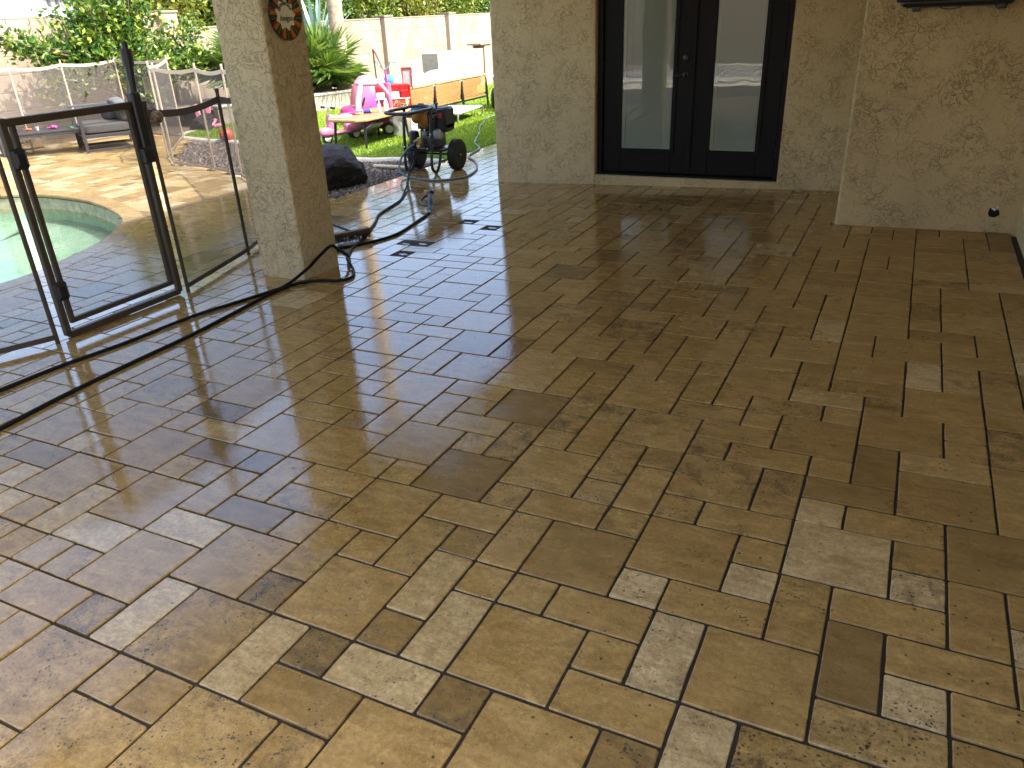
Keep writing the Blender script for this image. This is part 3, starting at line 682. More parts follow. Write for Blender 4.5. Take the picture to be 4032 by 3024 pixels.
# ================================================================ OBJECTS ON THE PATIO
# ---- round painted plate on the pillar
t = NT('plate_glaze'); pc = t.obj(); sep = t.n('ShaderNodeSeparateXYZ'); t.L(pc, sep.inputs[0])
ang = t.math('ARCTAN2', sep.outputs[2], sep.outputs[1]); rr_ = t.math('SQRT', t.math('ADD', t.math('POWER', sep.outputs[1], 2.0), t.math('POWER', sep.outputs[2], 2.0)))
wob = t.math('ADD', .098, t.math('MULTIPLY', t.math('ABSOLUTE', t.math('SINE', t.math('MULTIPLY', ang, 4.5))), -.022))
inner = t.math('LESS_THAN', rr_, wob)
pet = t.ramp(t.math('FRACT', t.math('MULTIPLY', t.math('ADD', t.math('DIVIDE', ang, 6.2832), .5), 9.0)), [(0, (.03, .07, .035)), (.2, (.03, .07, .035)), (.24, (.30, .32, .22)), (.27, (.02, .03, .02)), (.42, (.22, .035, .02)), (.62, (.24, .04, .02)), (.66, (.50, .17, .02)), (.9, (.55, .20, .02)), (.95, (.02, .03, .02))], 'CONSTANT')
GLZ = t.done(t.pr(t.mix(inner, pet, (.80, .76, .62)), .18))
SGN = thing('welcome_plate', (-2.862, 2.722, 1.675), 'round painted ceramic plate reading Bienvenidos Amigos on the pillar', 'plate')
m = MB(); m.lathe([(.06, .0), (.140, .0), (.150, .010), (.148, .016), (.130, .013), (.09, .010), (.0005, .009)], (0, 0, 0), 48, 'x'); m.build('plate', GLZ, SGN, True)
m = MB(); m.lathe([(.1505, .004), (.1535, .008), (.1535, .014), (.149, .0175), (.147, .016)], (0, 0, 0), 48, 'x', False); m.build('rim', simple('plate_rim', (.012, .016, .03), .2), SGN, True)
INK = simple('plate_ink', (.015, .012, .01), .4)
vs_, fs_ = [], []
def addtext(ch, size, y, z, rot):
    me = textmesh(ch, size, .0006, .15); b = len(vs_); c, s = math.cos(rot), math.sin(rot)
    for v in me.vertices:
        u, w = v.co.x * .78, v.co.y; vs_.append((.0125 + v.co.z, y + u * c - w * s, z + u * s + w * c))
    fs_.extend([tuple(i + b for i in p.vertices) for p in me.polygons]); bpy.data.meshes.remove(me)
word = 'Bienvenidos'
for k, ch in enumerate(word):
    a = rad(152 - k * 12.4); R0 = .062; addtext(ch, .043 if k else .056, math.cos(a) * R0 * 1.05, math.sin(a) * R0 + .006, a - math.pi / 2)
addtext('Amigos', .052, .0, -.020, 0)
quick('lettering', vs_, fs_, INK, SGN)['kind'] = 'stuff'

# ---- television on the side wall
TV = thing('television', (1.06, 5.03, 1.55), 'black wall mounted television with its cable hanging below', 'television')
m = MB(); m.box((.0, -.17, .36), (.74, .045, .66), rx=rad(-7), bev=.008); m.build('screen_body', BLACK, TV)
m = MB(); m.box((0, -.197, .37), (.71, .002, .60), rx=rad(-7)); m.build('screen', simple('screen_glass', (.006, .006, .007), .08, var=.05), TV)
m = MB(); m.box((0, -.10, .045), (.68, .13, .09), bev=.02); m.build('rear_housing', BLACK, TV)
m = MB(); m.box((-.24, -.04, .02), (.05, .10, .10), bev=.006); m.box((.27, -.04, .02), (.06, .10, .10), bev=.006); m.box((0, -.012, .2), (.62, .02, .42)); m.build('wall_bracket', BLACKM, TV)
m = MB(); m.tube(smoothpath([(-.12, -.06, .02), (-.09, -.06, -.012), (-.03, -.06, -.022), (.03, -.06, -.01), (.05, -.06, .02)], 5), .003, 6); m.build('cable', BLACK, TV)
# ---- small stone at the foot of the wall
m = MB(); m.sph((0, 0, .012), (.042, .026, .020), 10, 6)
ST = m.build('stone', simple('small_stone', (.30, .25, .17), .8, bump=.5), None, True); ST.location = (.06, 6.245, zf(.06, 6.2)); tag(ST, 'small rounded tan stone lying at the foot of the door wall', 'stone')

# ---- pool fence
def fence(name, posts, h, pm, mm, label, group, closed_bottom=True, tops=None):
    F_ = thing(name, (posts[0][0], posts[0][1], gz(*posts[0])), label, 'fence', group); ox, oy, oz = F_.location
    for (x, y) in posts:
        m = MB(); zb = gz(x, y) - oz; m.cyl((x - ox, y - oy, zb - .03), (x - ox, y - oy, zb + h + .03), .0135, n=10); m.build('post', pm, F_, True)
        m = MB(); m.cyl((x - ox, y - oy, zb + h + .03), (x - ox, y - oy, zb + h + .055), .016, n=10); m.build('post_cap', pm, F_, True)
    for (a, b) in zip(posts, posts[1:]):
        K = 8; V = []
        for k in range(K + 1):
            f = k / K; x, y = a[0] + (b[0] - a[0]) * f, a[1] + (b[1] - a[1]) * f; sag = .035 * math.sin(math.pi * f)
            zb = gz(x, y) - oz; V += [(x - ox, y - oy, zb + .035), (x - ox, y - oy, zb + h - sag)]
        quick('mesh_panel', V, [(2 * k, 2 * k + 2, 2 * k + 3, 2 * k + 1) for k in range(K)], mm, F_)
        d = (Vector(b) - Vector(a)); n_ = Vector((-d.y, d.x)).normalized() * .004
        for base, hh in ((1, .045), (0, .032)):
            m = MB(); P_ = [Vector(V[2 * k + base]) for k in range(K + 1)]
            vv = []
            for p in P_:
                z0, z1 = (p.z - hh, p.z) if base else (p.z - .008, p.z + hh - .008)
                vv += [(p.x + n_.x, p.y + n_.y, z0), (p.x + n_.x, p.y + n_.y, z1), (p.x - n_.x, p.y - n_.y, z1), (p.x - n_.x, p.y - n_.y, z0)]
            ff = [(4 * k + q, 4 * k + 4 + q, 4 * k + 4 + (q + 1) % 4, 4 * k + (q + 1) % 4) for k in range(K) for q in range(4)]
            m.add(vv, ff); m.build('mesh_hem', pm, F_)
    return F_
MESH_F = meshmat('fence_mesh_far', (.12, .10, .09), .42)
fence('pool_fence', [(-3.55, 2.05), (-3.84, 2.96), (-4.1, 3.5), (-4.35, 4.1)], 1.24, BRONZE, MESH_N, 'brown mesh pool fence section between the gate and the stucco pillar', 'pool fence sections')
fence('pool_fence', [(-3.95, .10), (-3.54, 1.02)], 1.24, BRONZE, MESH_N, 'brown mesh pool fence section left of the gate, cut by the frame', 'pool fence sections')
fence('pool_fence', [(-4.35, 4.1), (-6.45, 5.60), (-7.18, 5.87), (-8.14, 6.06), (-8.75, 6.5), (-10.2, 8.1), (-11.7, 8.3), (-11.7, 7.28), (-11.75, 6.43), (-12.1, 5.4)], 1.26, FTAN, MESH_F, 'sunlit tan mesh pool fence on the far side of the pool', 'pool fence sections')
# gate
GT = thing('pool_gate', (-3.56, 1.11, gz(-3.56, 1.11)), 'brown framed mesh pool gate with black latch and hinges', 'gate')
def gbar(nm, pts, r=.019):
    m = MB()
    for a, b in zip(pts, pts[1:]):
        a, b = Vector(a), Vector(b); c = (a + b) / 2; d = b - a
        m.box(c, (2 * r, max(abs(d.y), 2 * r) + (0 if abs(d.y) < 1e-6 else 2 * r), max(abs(d.z), 2 * r)), bev=.004)
    return m.build(nm, BRONZE, GT)
gw = .873
gbar('outer_frame', [(0, 0, 1.30), (0, 0, .02)]); gbar('outer_frame', [(0, .02, .022), (0, gw - .02, .022)]); gbar('outer_frame', [(0, gw, 1.28), (0, gw, .02)])
gbar('leaf_frame', [(0, .052, 1.28), (0, .052, .085)], .015); gbar('leaf_frame', [(0, gw - .052, 1.28), (0, gw - .052, .085)], .015)
gbar('leaf_frame', [(0, .07, .10), (0, gw - .07, .10)], .015); gbar('leaf_frame', [(0, .022, 1.275), (0, gw - .022, 1.275)], .021)
quick('mesh_panel', [(0, .06, .10), (0, gw - .06, .10), (0, gw - .06, 1.27), (0, .06, 1.27)], [(0, 1, 2, 3)], MESH_N, GT)
for z in (.30, 1.08):
    m = MB(); m.box((.012, .028, z), (.05, .085, .115), bev=.012); m.box((.03, .028, z), (.03, .06, .075), bev=.008); m.build('hinge', BLACK, GT)
m = MB(); m.box((.015, gw - .002, 1.14), (.06, .072, .42), bev=.01); m.box((.02, gw - .012, .965), (.065, .095, .10), bev=.01); m.build('latch_body', BLACK, GT)
m = MB(); m.cyl((.01, gw + .012, 1.34), (.01, gw + .022, 1.50), .020, .028, 12); m.cyl((.01, gw + .022, 1.50), (.01, gw + .026, 1.60), .036, .036, 12); m.cyl((.01, gw + .026, 1.60), (.01, gw + .028, 1.64), .019, n=12); m.build('latch_knob', BLACK, GT, True)
KT = thing('key_tag', (-3.50, 2.065, 1.38), 'white key tag with a small key hanging beside the gate latch', 'key tag')
m = MB(); m.box((0, 0, -.075), (.003, .045, .10), bev=.001); m.build('tag', WHITEP, KT)
m = MB(); m.tube([(.004, .012 * math.cos(a / 10 * 6.283), .012 * math.sin(a / 10 * 6.283)) for a in range(11)], .0012, 5, False); m.lathe([(.004, .004), (.012, .005), (.004, .006)], (0, 0, -.045), 10, 'x'); m.box((.006, 0, -.075), (.002, .006, .045)); m.build('key', STEEL, KT)['kind'] = 'stuff'
m = MB(); m.sph((0, 0, 0), .040, 16, 10)
t = NT('bead_ball'); BB = t.done(t.pr(t.ramp(t.voro(t.pos(), 110, out='Color'), [(.1, (.02, .02, .02)), (.35, (.22, .05, .02)), (.6, (.35, .26, .12)), (.85, (.05, .06, .05))]), .5, 0, t.bump(t.voro(t.pos(), 110), .9, .004)))
o = m.build('hanging_ball', BB, None, True); o.location = (-3.50, 2.085, 1.11); tag(o, 'mottled beaded ball hanging from the post beside the pool gate', 'ornament')
m = MB(); m.tube([(0, 0, .038), (-.02, -.01, .075), (-.04, -.02, .10)], .0015, 5); m.build('string', BLACK, o)

# ---- pressure washer
WX, WY = -4.31, 6.36; WZ = GY
PW = thing('pressure_washer', (WX, WY, WZ), 'black petrol pressure washer on two wheels with orange handle grip', 'pressure washer'); PW.scale = (1.07, 1.07, 1.07)
FRM = BLACKM; r = .0165
for sx, nm in ((-1, 'frame'), (1, 'frame')):
    x = .175 * sx; m = MB()
    m.tube(smoothpath([(x * .98, .05, .70), (x, .02, .55), (x, .0, .30), (x, -.02, .10), (x, .03, .035), (x, .09, .035), (x, .15, .12), (x, .19, .235)], 5), r, 10)
    m.tube([(x, .19, .235), (x, .46, .235)], r, 10); m.build(nm, FRM, PW, True)
    f = MB(); f.lathe([(.018, 0), (.02, .01), (.017, .035)], (x, .055, 0), 10); f.build('foot', simple('grey_rubber', (.16, .15, .14), .8), PW)
m = MB(); m.box((0, .30, .245), (.36, .36, .012), bev=.002); m.box((0, .12, .25), (.38, .03, .03)); m.build('deck', FRM, PW)
m = MB(); m.tube(smoothpath([(.17, .05, .70), (.18, -.10, .705), (.175, -.28, .70), (.12, -.345, .695), (-.12, -.345, .695), (-.175, -.28, .70), (-.18, -.10, .705), (-.17, .05, .70)], 6), .017, 10); m.tube(smoothpath([(.17, .05, .70), (.12, .10, .715), (0, .115, .72), (-.12, .10, .715), (-.17, .05, .70)], 5), .0165, 10); m.build('handle', FRM, PW, True)
ORG = simple('orange_plastic', (.30, .13, .012), .5)
m = MB(); m.add([(.17, -.02, .69), (.17, -.20, .69), (-.14, -.30, .69), (-.17, -.22, .69), (.17, -.02, .665), (.17, -.20, .655), (-.14, -.30, .67), (-.17, -.22, .67)], [(0, 1, 2, 3), (7, 6, 5, 4), (0, 4, 5, 1), (1, 5, 6, 2), (2, 6, 7, 3), (3, 7, 4, 0)])
m.sph((.165, -.10, .60), (.035, .07, .085), 12, 8); m.sph((.12, -.17, .635), (.05, .06, .06), 12, 8); m.build('gun_holder', ORG, PW, True)
m = MB(); m.box((.03, .0, .66), (.26, .18, .02), rx=rad(20), bev=.004); m.build('control_panel', simple('panel_blue', (.02, .03, .05), .35), PW)
m = MB()
for k in range(6):
    for q in range(2): m.box((-.07 + k * .036, -.03 + q * .05, .662 + q * .018), (.024, .022, .002), rx=rad(20))
m.build('panel_marks', simple('panel_print', (.55, .58, .62), .5), PW)['kind'] = 'stuff'
for sx in (-1, 1):
    wc = (.27 * sx, .38, .168); wh = MB()
    wh.lathe([(.085, -.04), (.125, -.048), (.155, -.040), (.168, -.020), (.168, .020), (.155, .040), (.125, .048), (.085, .04)], wc, 32, 'x'); Wh = wh.build('wheel', RUB, PW, True)
    tr_ = MB()
    for k in range(28):
        a = 2 * math.pi * k / 28
        for q in (-1, 1): tr_.box((wc[0] + q * .02, wc[1] + .166 * math.cos(a + q * .05), wc[2] + .166 * math.sin(a + q * .05)), (.030, .018, .010), rx=a + math.pi / 2)
    tr_.build('tread', RUB, Wh)
    h = MB(); h.lathe([(.02, -.035), (.095, -.030), (.088, .0), (.06, .010), (.05, .030), (.02, .040)] if sx > 0 else [(.02, -.04), (.05, -.03), (.06, -.01), (.088, 0), (.095, .03), (.02, .035)], wc, 24, 'x'); h.build('rim', BLACKM, Wh, True)
    h = MB(); h.lathe([(.012, .035), (.012, .052), (.006, .054)] if sx > 0 else [(.006, -.054), (.012, -.052), (.012, -.035)], wc, 12, 'x'); h.build('axle_nut', STEEL, Wh)
m = MB(); m.cyl((-.25, .38, .168), (.25, .38, .168), .011, n=10); m.tube(smoothpath([(.20, .40, .33), (.225, .42, .30), (.235, .40, .22), (.235, .38, .17)], 4), .012, 8); m.build('axle', FRM, PW)
# engine
m = MB(); m.box((.02, .30, .36), (.22, .22, .21), bev=.02); m.box((.02, .17, .34), (.13, .06, .15), bev=.015); m.lathe([(.085, 0), (.09, .02), (.07, .05), (.03, .06)], (.02, .16, .37), 18, 'y'); m.build('crankcase', ALU, PW, True)
m = MB()
for k in range(7): m.box((.09 + .006 * k, .22 + .001 * k, .38 + .022 * k), (.13, .12, .008), ry=rad(-25))
m.build('cooling_fins', BLACKM, PW)
m = MB(); m.box((.05, .26, .535), (.24, .26, .17), bev=.03); m.build('engine_shroud', BLACK, PW, True)
m = MB()
for k in range(6): m.box((-.055 + k * .044, .128, .55), (.006, .014, .15)); m.box((.05, .128, .482 + k * .028), (.25, .012, .005))
for k in range(5): m.box((.175, .16 + k * .05, .55), (.012, .006, .15))
m.build('shroud_grille', BLACKM, PW)
m = MB(); m.box((-.05, .28, .655), (.25, .24, .11), bev=.035); m.build('fuel_tank', simple('tank_paint', (.02, .026, .04), .22), PW, True)
m = MB(); m.lathe([(.034, 0), (.036, .02), (.030, .026), (.0, .027)], (-.07, .24, .708), 16); m.build('fuel_cap', BLACK, PW, True)
m = MB(); m.box((.225, .26, .58), (.12, .22, .24), bev=.025); m.box((.235, .26, .49), (.10, .20, .10), bev=.02); m.cyl((.14, .22, .69), (.14, .22, .73), .012, n=8); m.box((.14, .22, .735), (.05, .02, .015), bev=.004); A_ = m.build('air_filter', BLACK, PW, True)
m = MB(); m.box((.222, .148, .62), (.05, .002, .06)); m.build('warning_label', simple('red_label', (.40, .03, .03), .5), A_)
m = MB(); m.sph((.17, .17, .42), (.055, .04, .06), 12, 8, .6); m.build('recoil_cover', simple('silver_cover', (.36, .36, .35), .4, .3), PW, True)
m = MB(); m.box((.02, .125, .43), (.055, .025, .045), rz=.3, bev=.008); m.build('valve_cover', simple('silver_cover', (.36, .36, .35), .4, .3), PW, True)
m = MB(); m.box((-.02, .10, .33), (.09, .09, .10), bev=.012); m.build('pump', ALU, PW, True)
m = MB(); m.cyl((-.04, .06, .36), (-.04, -.01, .36), .015, n=10); m.cyl((.02, .06, .31), (.02, -.02, .31), .014, n=10); m.box((-.01, .05, .36), (.05, .03, .07), bev=.004); m.lathe([(.020, 0), (.022, -.02), (.014, -.025)], (.02, -.01, .31), 8, 'y'); m.build('brass_fittings', BRASS, PW)
m = MB(); m.lathe([(.055, 0), (.06, .03), (.06, .16), (.05, .19), (.02, .2)], (-.17, .20, .25), 16); m.box((-.17, .20, .30), (.10, .10, .10), bev=.02); m.build('detergent_tank', BLACK, PW, True)
m = MB()
for (x, y, z) in ((.06, .10, .27), (-.06, .12, .27), (.11, .14, .30), (.10, .12, .40), (.04, .11, .47), (.12, .125, .47), (.175, .02, .30), (-.175, .02, .44), (-.175, 0, .30), (.175, .01, .44)): m.sph((x, y - .012, z), .011, 8, 6)
m.build('bolts', STEEL, PW)['kind'] = 'stuff'

# ---- hoses on the paving
def hose(name, pts, rds, mat, label, n=8):
    P_ = []
    for p in pts:
        x, y = p[0], p[1]; P_.append((x, y, (gz(x, y) + rds * .95) if len(p) == 2 else p[2]))
    S = smoothpath(P_, 9); L_ = []
    for p in S: L_.append((p.x, p.y, max(p.z, gz(p.x, p.y) + rds * .9)))
    m = MB(); m.tube(L_, rds, n); o = m.build(name, mat, None, True); return tag(o, label, 'hose')
HOSEB = simple('hose_black', (.009, .009, .009), .5, var=.25, scale=60, spec=.12)
hose('pressure_hose', [(-3.22, -.35), (-3.19, .05), (-3.18, .43), (-3.16, .78), (-3.1, 1.15), (-3.07, 1.61), (-2.99, 1.94), (-2.90, 2.28), (-2.835, 2.50, .015), (-2.828, 2.66, .075), (-2.825, 2.80, .115), (-2.83, 2.88, .07), (-2.86, 3.02, -.02), (-2.95, 3.14), (-3.10, 3.24), (-3.18, 3.29), (-3.06, 3.45), (-2.95, 3.81), (-3.04, 4.33), (-3.09, 4.56), (-3.14, 4.66)], .0115, HOSEB, 'black pressure hose curling past the pillar to the spray gun')
hose('pressure_hose', [(-2.72, -.4), (-2.72, -.1), (-2.73, .15), (-2.77, .5), (-2.79, .9), (-2.8, 1.36), (-2.84, 1.78), (-2.88, 2.15), (-2.86, 2.40), (-2.74, 2.52), (-2.60, 2.56), (-2.555, 2.66), (-2.66, 2.82), (-2.80, 2.94, -.03), (-2.92, 3.10), (-3.04, 3.30), (-3.12, 3.53), (-3.4, 4.13), (-3.57, 4.45), (-3.69, 4.91), (-3.76, 5.12), (-4.05, 5.68, -.06), (-4.22, 6.00, .03), (-4.30, 6.24, .14), (-4.29, 6.345, .212)], .0115, HOSEB, 'black pressure hose running from the washer in front of the pillar')
hose('garden_hose', [(-4.35, 6.345, .255), (-4.42, 6.28, .20), (-4.50, 6.22, .06), (-4.44, 6.15, -.05), (-4.28, 6.12), (-4.05, 6.05), (-3.84, 6.08), (-3.68, 6.3), (-3.71, 6.6), (-3.85, 6.95), (-4.09, 7.31), (-4.29, 7.52), (-4.39, 7.77), (-4.45, 8.07), (-4.53, 8.27), (-4.74, 8.53), (-4.88, 8.77), (-5.25, 9.6), (-5.52, 10.1), (-5.93, 11.15), (-5.98, 11.6), (-5.6, 12.6)], .0125, simple('hose_grey', (.13, .17, .17), .45), 'grey green garden hose winding from the washer across the turf')
# ---- spray gun
SG_ = thing('spray_gun', (-3.16, 4.72, gz(-3.16, 4.72)), 'black pressure washer spray gun with brass nozzle fittings lying on the wet tiles', 'spray gun', rz=rad(118)); SG_.scale = (1.4, 1.4, 1.4)
m = MB(); m.tube(smoothpath([(-.06, 0, .02), (0, 0, .03), (.08, .0, .06), (.18, .0, .085), (.24, 0, .085)], 4), [.016, .017, .018, .019, .02, .021, .022, .022, .022, .021, .021, .021, .021, .02, .02, .018, .016], 10); m.box((.20, 0, .085), (.12, .042, .05), bev=.012); m.build('gun_body', BLACK, SG_, True)
m = MB(); m.tube(smoothpath([(.02, .0, .035), (.06, .05, .03), (.14, .075, .035), (.20, .055, .055), (.21, .01, .07)], 4), .009, 8); m.build('trigger_guard', BLACK, SG_, True)
m = MB(); m.box((.12, .035, .05), (.09, .012, .018), rz=.3, bev=.004); m.build('trigger', BLACKM, SG_)
m = MB(); m.cyl((-.06, 0, .02), (-.12, 0, .012), .013, .011, 10); m.build('hose_swivel', BLACKM, SG_)
m = MB()
for k in range(4): m.lathe([(.010, 0), (.012, .006), (.012, .02), (.008, .024), (.008, .035)], (.265 + .004 * k, -.03 + .022 * k, .075), 8, 'x'); m.cyl((.30, -.03 + .022 * k, .075), (.325, -.03 + .022 * k, .078), .005, n=6)
m.box((.262, .003, .078), (.012, .10, .03)); m.build('brass_nozzles', BRASS, SG_)
# ---- push broom head behind the pillar
BR = thing('push_broom', (-3.22, 3.55, gz(-3.22, 3.55)), 'worn wooden push broom lying on the paving behind the pillar', 'broom', rz=rad(62))
WOODD = simple('broom_wood', (.10, .05, .025), .6, var=.3)
m = MB(); m.box((0, 0, .075), (.34, .06, .035), bev=.006); m.build('broom_block', WOODD, BR)
m = MB(); rb = random.Random(3)
for k in range(420):
    x, y = rb.uniform(-.165, .165), rb.uniform(-.026, .026); a = rb.gauss(0, .02); m.tube([(x, y, .06), (x + a + x * .10, y + rb.gauss(0, .015), rb.uniform(.0, .012))], [.0016, .0010], 3, False)
m.build('bristles', simple('bristle', (.045, .028, .018), .8), BR)
m = MB(); m.cyl((0, .0, .085), (-.25, .62, .22), .011, n=8); m.build('broom_handle', simple('handle_black', (.02, .016, .014), .5), BR)
# ================================================================ YARD
# ---- block wall, laid block by block
WXF = -12.9; BW, BH = .42, .28; WTH = .16
t = NT('block_face'); v = t.pos(); oi = t.n('ShaderNodeObjectInfo').outputs['Random']
bc = t.ramp(t.math('ADD', t.math('MULTIPLY', oi, .5), t.math('MULTIPLY', t.noise(v, 6, 5, .6), .5)), [(.2, (.22, .178, .122)), (.55, (.285, .237, .172)), (.85, (.34, .29, .22))])
bc = t.mix(t.map(t.noise(v, 60, 4, .7), .5, .75, 0, .35), bc, (.33, .27, .2))
BLK = t.done(t.pr(bc, .92, 0, t.bump(t.noise(v, 110, 4, .7), .8, .006), spec=.2))
MORT = simple('mortar', (.20, .16, .11), .95, var=.1)
def bmesh_block(L_):
    m = MB(); m.box((0, 0, 0), (WTH, L_ - .010, BH - .010), bev=.006); return m.mesh('block', BLK)
B_FULL = bmesh_block(BW); B_HALF = bmesh_block(BW / 2)
def blockwall(y0, y1, ztop, label, rows, half0):
    Wl = thing('block_wall', (WXF - WTH / 2, y0, GY), label, 'wall', 'garden block walls')
    m = MB(); m.box((0, (y1 - y0) / 2, (ztop - GY - .2) / 2 - .1), (WTH - .014, y1 - y0, ztop - GY + .2 - .03)); m.build('mortar_core', MORT, Wl)
    for r_ in range(rows):
        zc = ztop - GY - .04 - BH * (r_ + .5); y = 0.0; k = 0
        while y < y1 - y0 - .05:
            L_ = BW / 2 if (k == 0 and (r_ + half0) % 2) else BW
            if y + L_ > y1 - y0 + .01:
                if y + BW / 2 <= y1 - y0 + .02: L_ = BW / 2
                else: break
            o = link('block', B_FULL if L_ == BW else B_HALF, Wl); o.location = (random.gauss(0, .001), y + L_ / 2, zc); y += L_; k += 1
    m = MB(); m.box((0, (y1 - y0) / 2, ztop - GY - .02), (WTH + .02, y1 - y0, .036), bev=.006); m.build('wall_cap', BLK, Wl)
    return Wl
WA = blockwall(10.86, 24.75, 1.60, 'long cream concrete block garden wall behind the turf', 6, 0)
WB = blockwall(6.3, 10.44, 1.88, 'taller cream block garden wall behind the citrus tree', 7, 1)
def pilaster(par, y, ztop, w=.40):
    m = MB(); m.box((.06, y - par.location.y, (ztop - GY) / 2 - .1), (WTH + .16, w, ztop - GY + .1), bev=.008); o = m.build('pilaster', BLK, par)
    m = MB(); m.box((.06, y - par.location.y, ztop - GY - .025), (WTH + .20, w + .05, .05), bev=.008); m.build('pilaster_cap', MORT, par)
pilaster(WA, 10.65, 1.92); pilaster(WA, 18.3, 1.66); pilaster(WA, 21.85, 1.66)

# ---- raised planter in front of the wall
PLT = thing('planter_wall', (-10.9, 9.6, GY), 'low cream stucco planter wall with pale cap along the turf', 'planter')
a, b = Vector((-10.9, 9.6)), Vector((-9.62, 14.3)); d = (b - a); L_ = d.length; an = math.atan2(d.y, d.x); mid = d / 2
STU_L = stucco('stucco_planter', (.36, .32, .25))
m = MB(); m.box((mid.x, mid.y, .12), (L_, .16, .36), rz=an); m.build('wall', STU_L, PLT)
m = MB(); m.box((mid.x - .02, mid.y, .325), (L_, .24, .05), rz=an, bev=.012); m.build('cap', simple('planter_cap', (.48, .45, .39), .7), PLT)
tag(quick('planter_soil', [(-10.95, 9.6, .17), (-9.66, 14.3, .17), (-12.8, 14.3, .20), (-12.8, 9.6, .20)], [(0, 1, 2, 3)], GRAV_MAT), kind='structure')
V = []; F = []
for _ in range(900):
    y = random.uniform(10, 14.2); x = -10.9 + (y - 9.6) * .272 - random.uniform(.12, 1.3); s = random.uniform(.02, .05); b0 = len(V)
    for p in ico: V.append((x + p[0] * s * random.uniform(.6, 1.3), y + p[1] * s * random.uniform(.6, 1.3), .19 + p[2] * s * random.uniform(.5, 1)))
    F += [tuple(i + b0 for i in f) for f in icf]
tag(quick('planter_stones', V, F, STONE), 'loose stones mulching the raised planter', 'gravel', kind='stuff')

# ---- foliage helpers
def leaves(name, P_, D_, size, width, mat, parent, curl=.25):
    """P_: Nx3 positions, D_: Nx3 directions; each leaf a folded 6-point blade"""
    N = len(P_); D_ = D_ / np.linalg.norm(D_, axis=1, keepdims=True); rv = RNG.normal(0, 1, (N, 3)); S_ = np.cross(D_, rv); S_ /= np.linalg.norm(S_, axis=1, keepdims=True) + 1e-9
    Nn = np.cross(S_, D_); sz = size * RNG.uniform(.6, 1.3, N)[:, None]; w = width * RNG.uniform(.7, 1.2, N)[:, None]
    A = P_; B = P_ + D_ * sz * .4 + S_ * w + Nn * w * curl; C_ = P_ + D_ * sz * .4 - S_ * w + Nn * w * curl; T_ = P_ + D_ * sz - Nn * sz * .12
    VV = np.stack([A, B, T_, C_], 1).reshape(-1, 3); idx = np.arange(N)[:, None] * 4
    FF = np.concatenate([idx + np.array([[0, 1, 2]]), idx + np.array([[0, 2, 3]])], 0)
    me = bpy.data.meshes.new(name); me.from_pydata(VV.tolist(), [], FF.tolist()); me.materials.append(mat); return link(name, me, parent)
BARK = simple('bark', (.17, .12, .08), .9, var=.35, scale=25, bump=.7, bscale=60, bdist=.01)
def bush(name, base, trunk_h, crown, n_br, leaf_n, size, width, mat, label, cat, seed, group=None, flat=None, extra=()):
    """crown: list of (cx,cy,cz,rx,ry,rz) lobes relative to base"""
    T_ = thing(name, base, label, cat, group); rg = random.Random(seed); m = MB(); PP = []; DD = []
    m.tube(smoothpath([(0, 0, -.1), (.02, .03, trunk_h * .5), (-.02, .0, trunk_h)], 3), [.06, .058, .055, .052, .05, .048, .045], 8)
    tips = []
    for _ in range(n_br):
        c = rg.choice(crown); th, ph = rg.uniform(0, 6.283), math.acos(rg.uniform(-1, 1)); q = rg.uniform(.45, 1.0) ** .6
        e = Vector((c[0] + c[3] * q * math.sin(ph) * math.cos(th), c[1] + c[4] * q * math.sin(ph) * math.sin(th), c[2] + c[5] * q * math.cos(ph)))
        s_ = Vector((0, 0, trunk_h * rg.uniform(.6, 1.0))); md = s_.lerp(e, .55) + Vector((rg.gauss(0, .08), rg.gauss(0, .08), rg.uniform(0, .12)))
        tips.append([s_, md, e])
    tips += [[Vector(p) for p in ex] for ex in extra]
    for br in tips:
        S_ = smoothpath(br, 5); m.tube(S_, [.018 * (1 - .8 * k / (len(S_) - 1)) + .003 for k in range(len(S_))], 5, False)
    per = max(4, leaf_n // len(tips))
    for br in tips:
        S_ = smoothpath(br, 6); n_ = len(S_)
        for _ in range(per):
            k = min(n_ - 1, int(n_ * rg.uniform(.45, 1.02))); p = S_[k]; sp = .11 + .05 * rg.random()
            PP.append((p.x + rg.gauss(0, sp), p.y + rg.gauss(0, sp), p.z + rg.gauss(0, sp * .8))); dr = (br[-1] - br[0]).normalized()
            DD.append((dr.x * .5 + rg.gauss(0, .7), dr.y * .5 + rg.gauss(0, .7), dr.z * .3 + rg.gauss(.15, .6)))
    m.build('trunk', BARK, T_, True); leaves('crown', np.array(PP), np.array(DD), size, width, mat, T_)
    return T_
CITRUS = leafmat('citrus_leaf', (.020, .065, .010), (.05, .125, .014), (.20, .25, .022), .25)
HEDGE = leafmat('hedge_leaf', (.035, .08, .01), (.10, .165, .015), (.22, .25, .022), .3)
HEDGE2 = leafmat('hedge_leaf_olive', (.07, .10, .02), (.17, .20, .03), (.30, .30, .05), .35)
HEDGE3 = leafmat('shrub_leaf_green', (.03, .09, .02), (.08, .18, .04), (.18, .28, .07), .35)
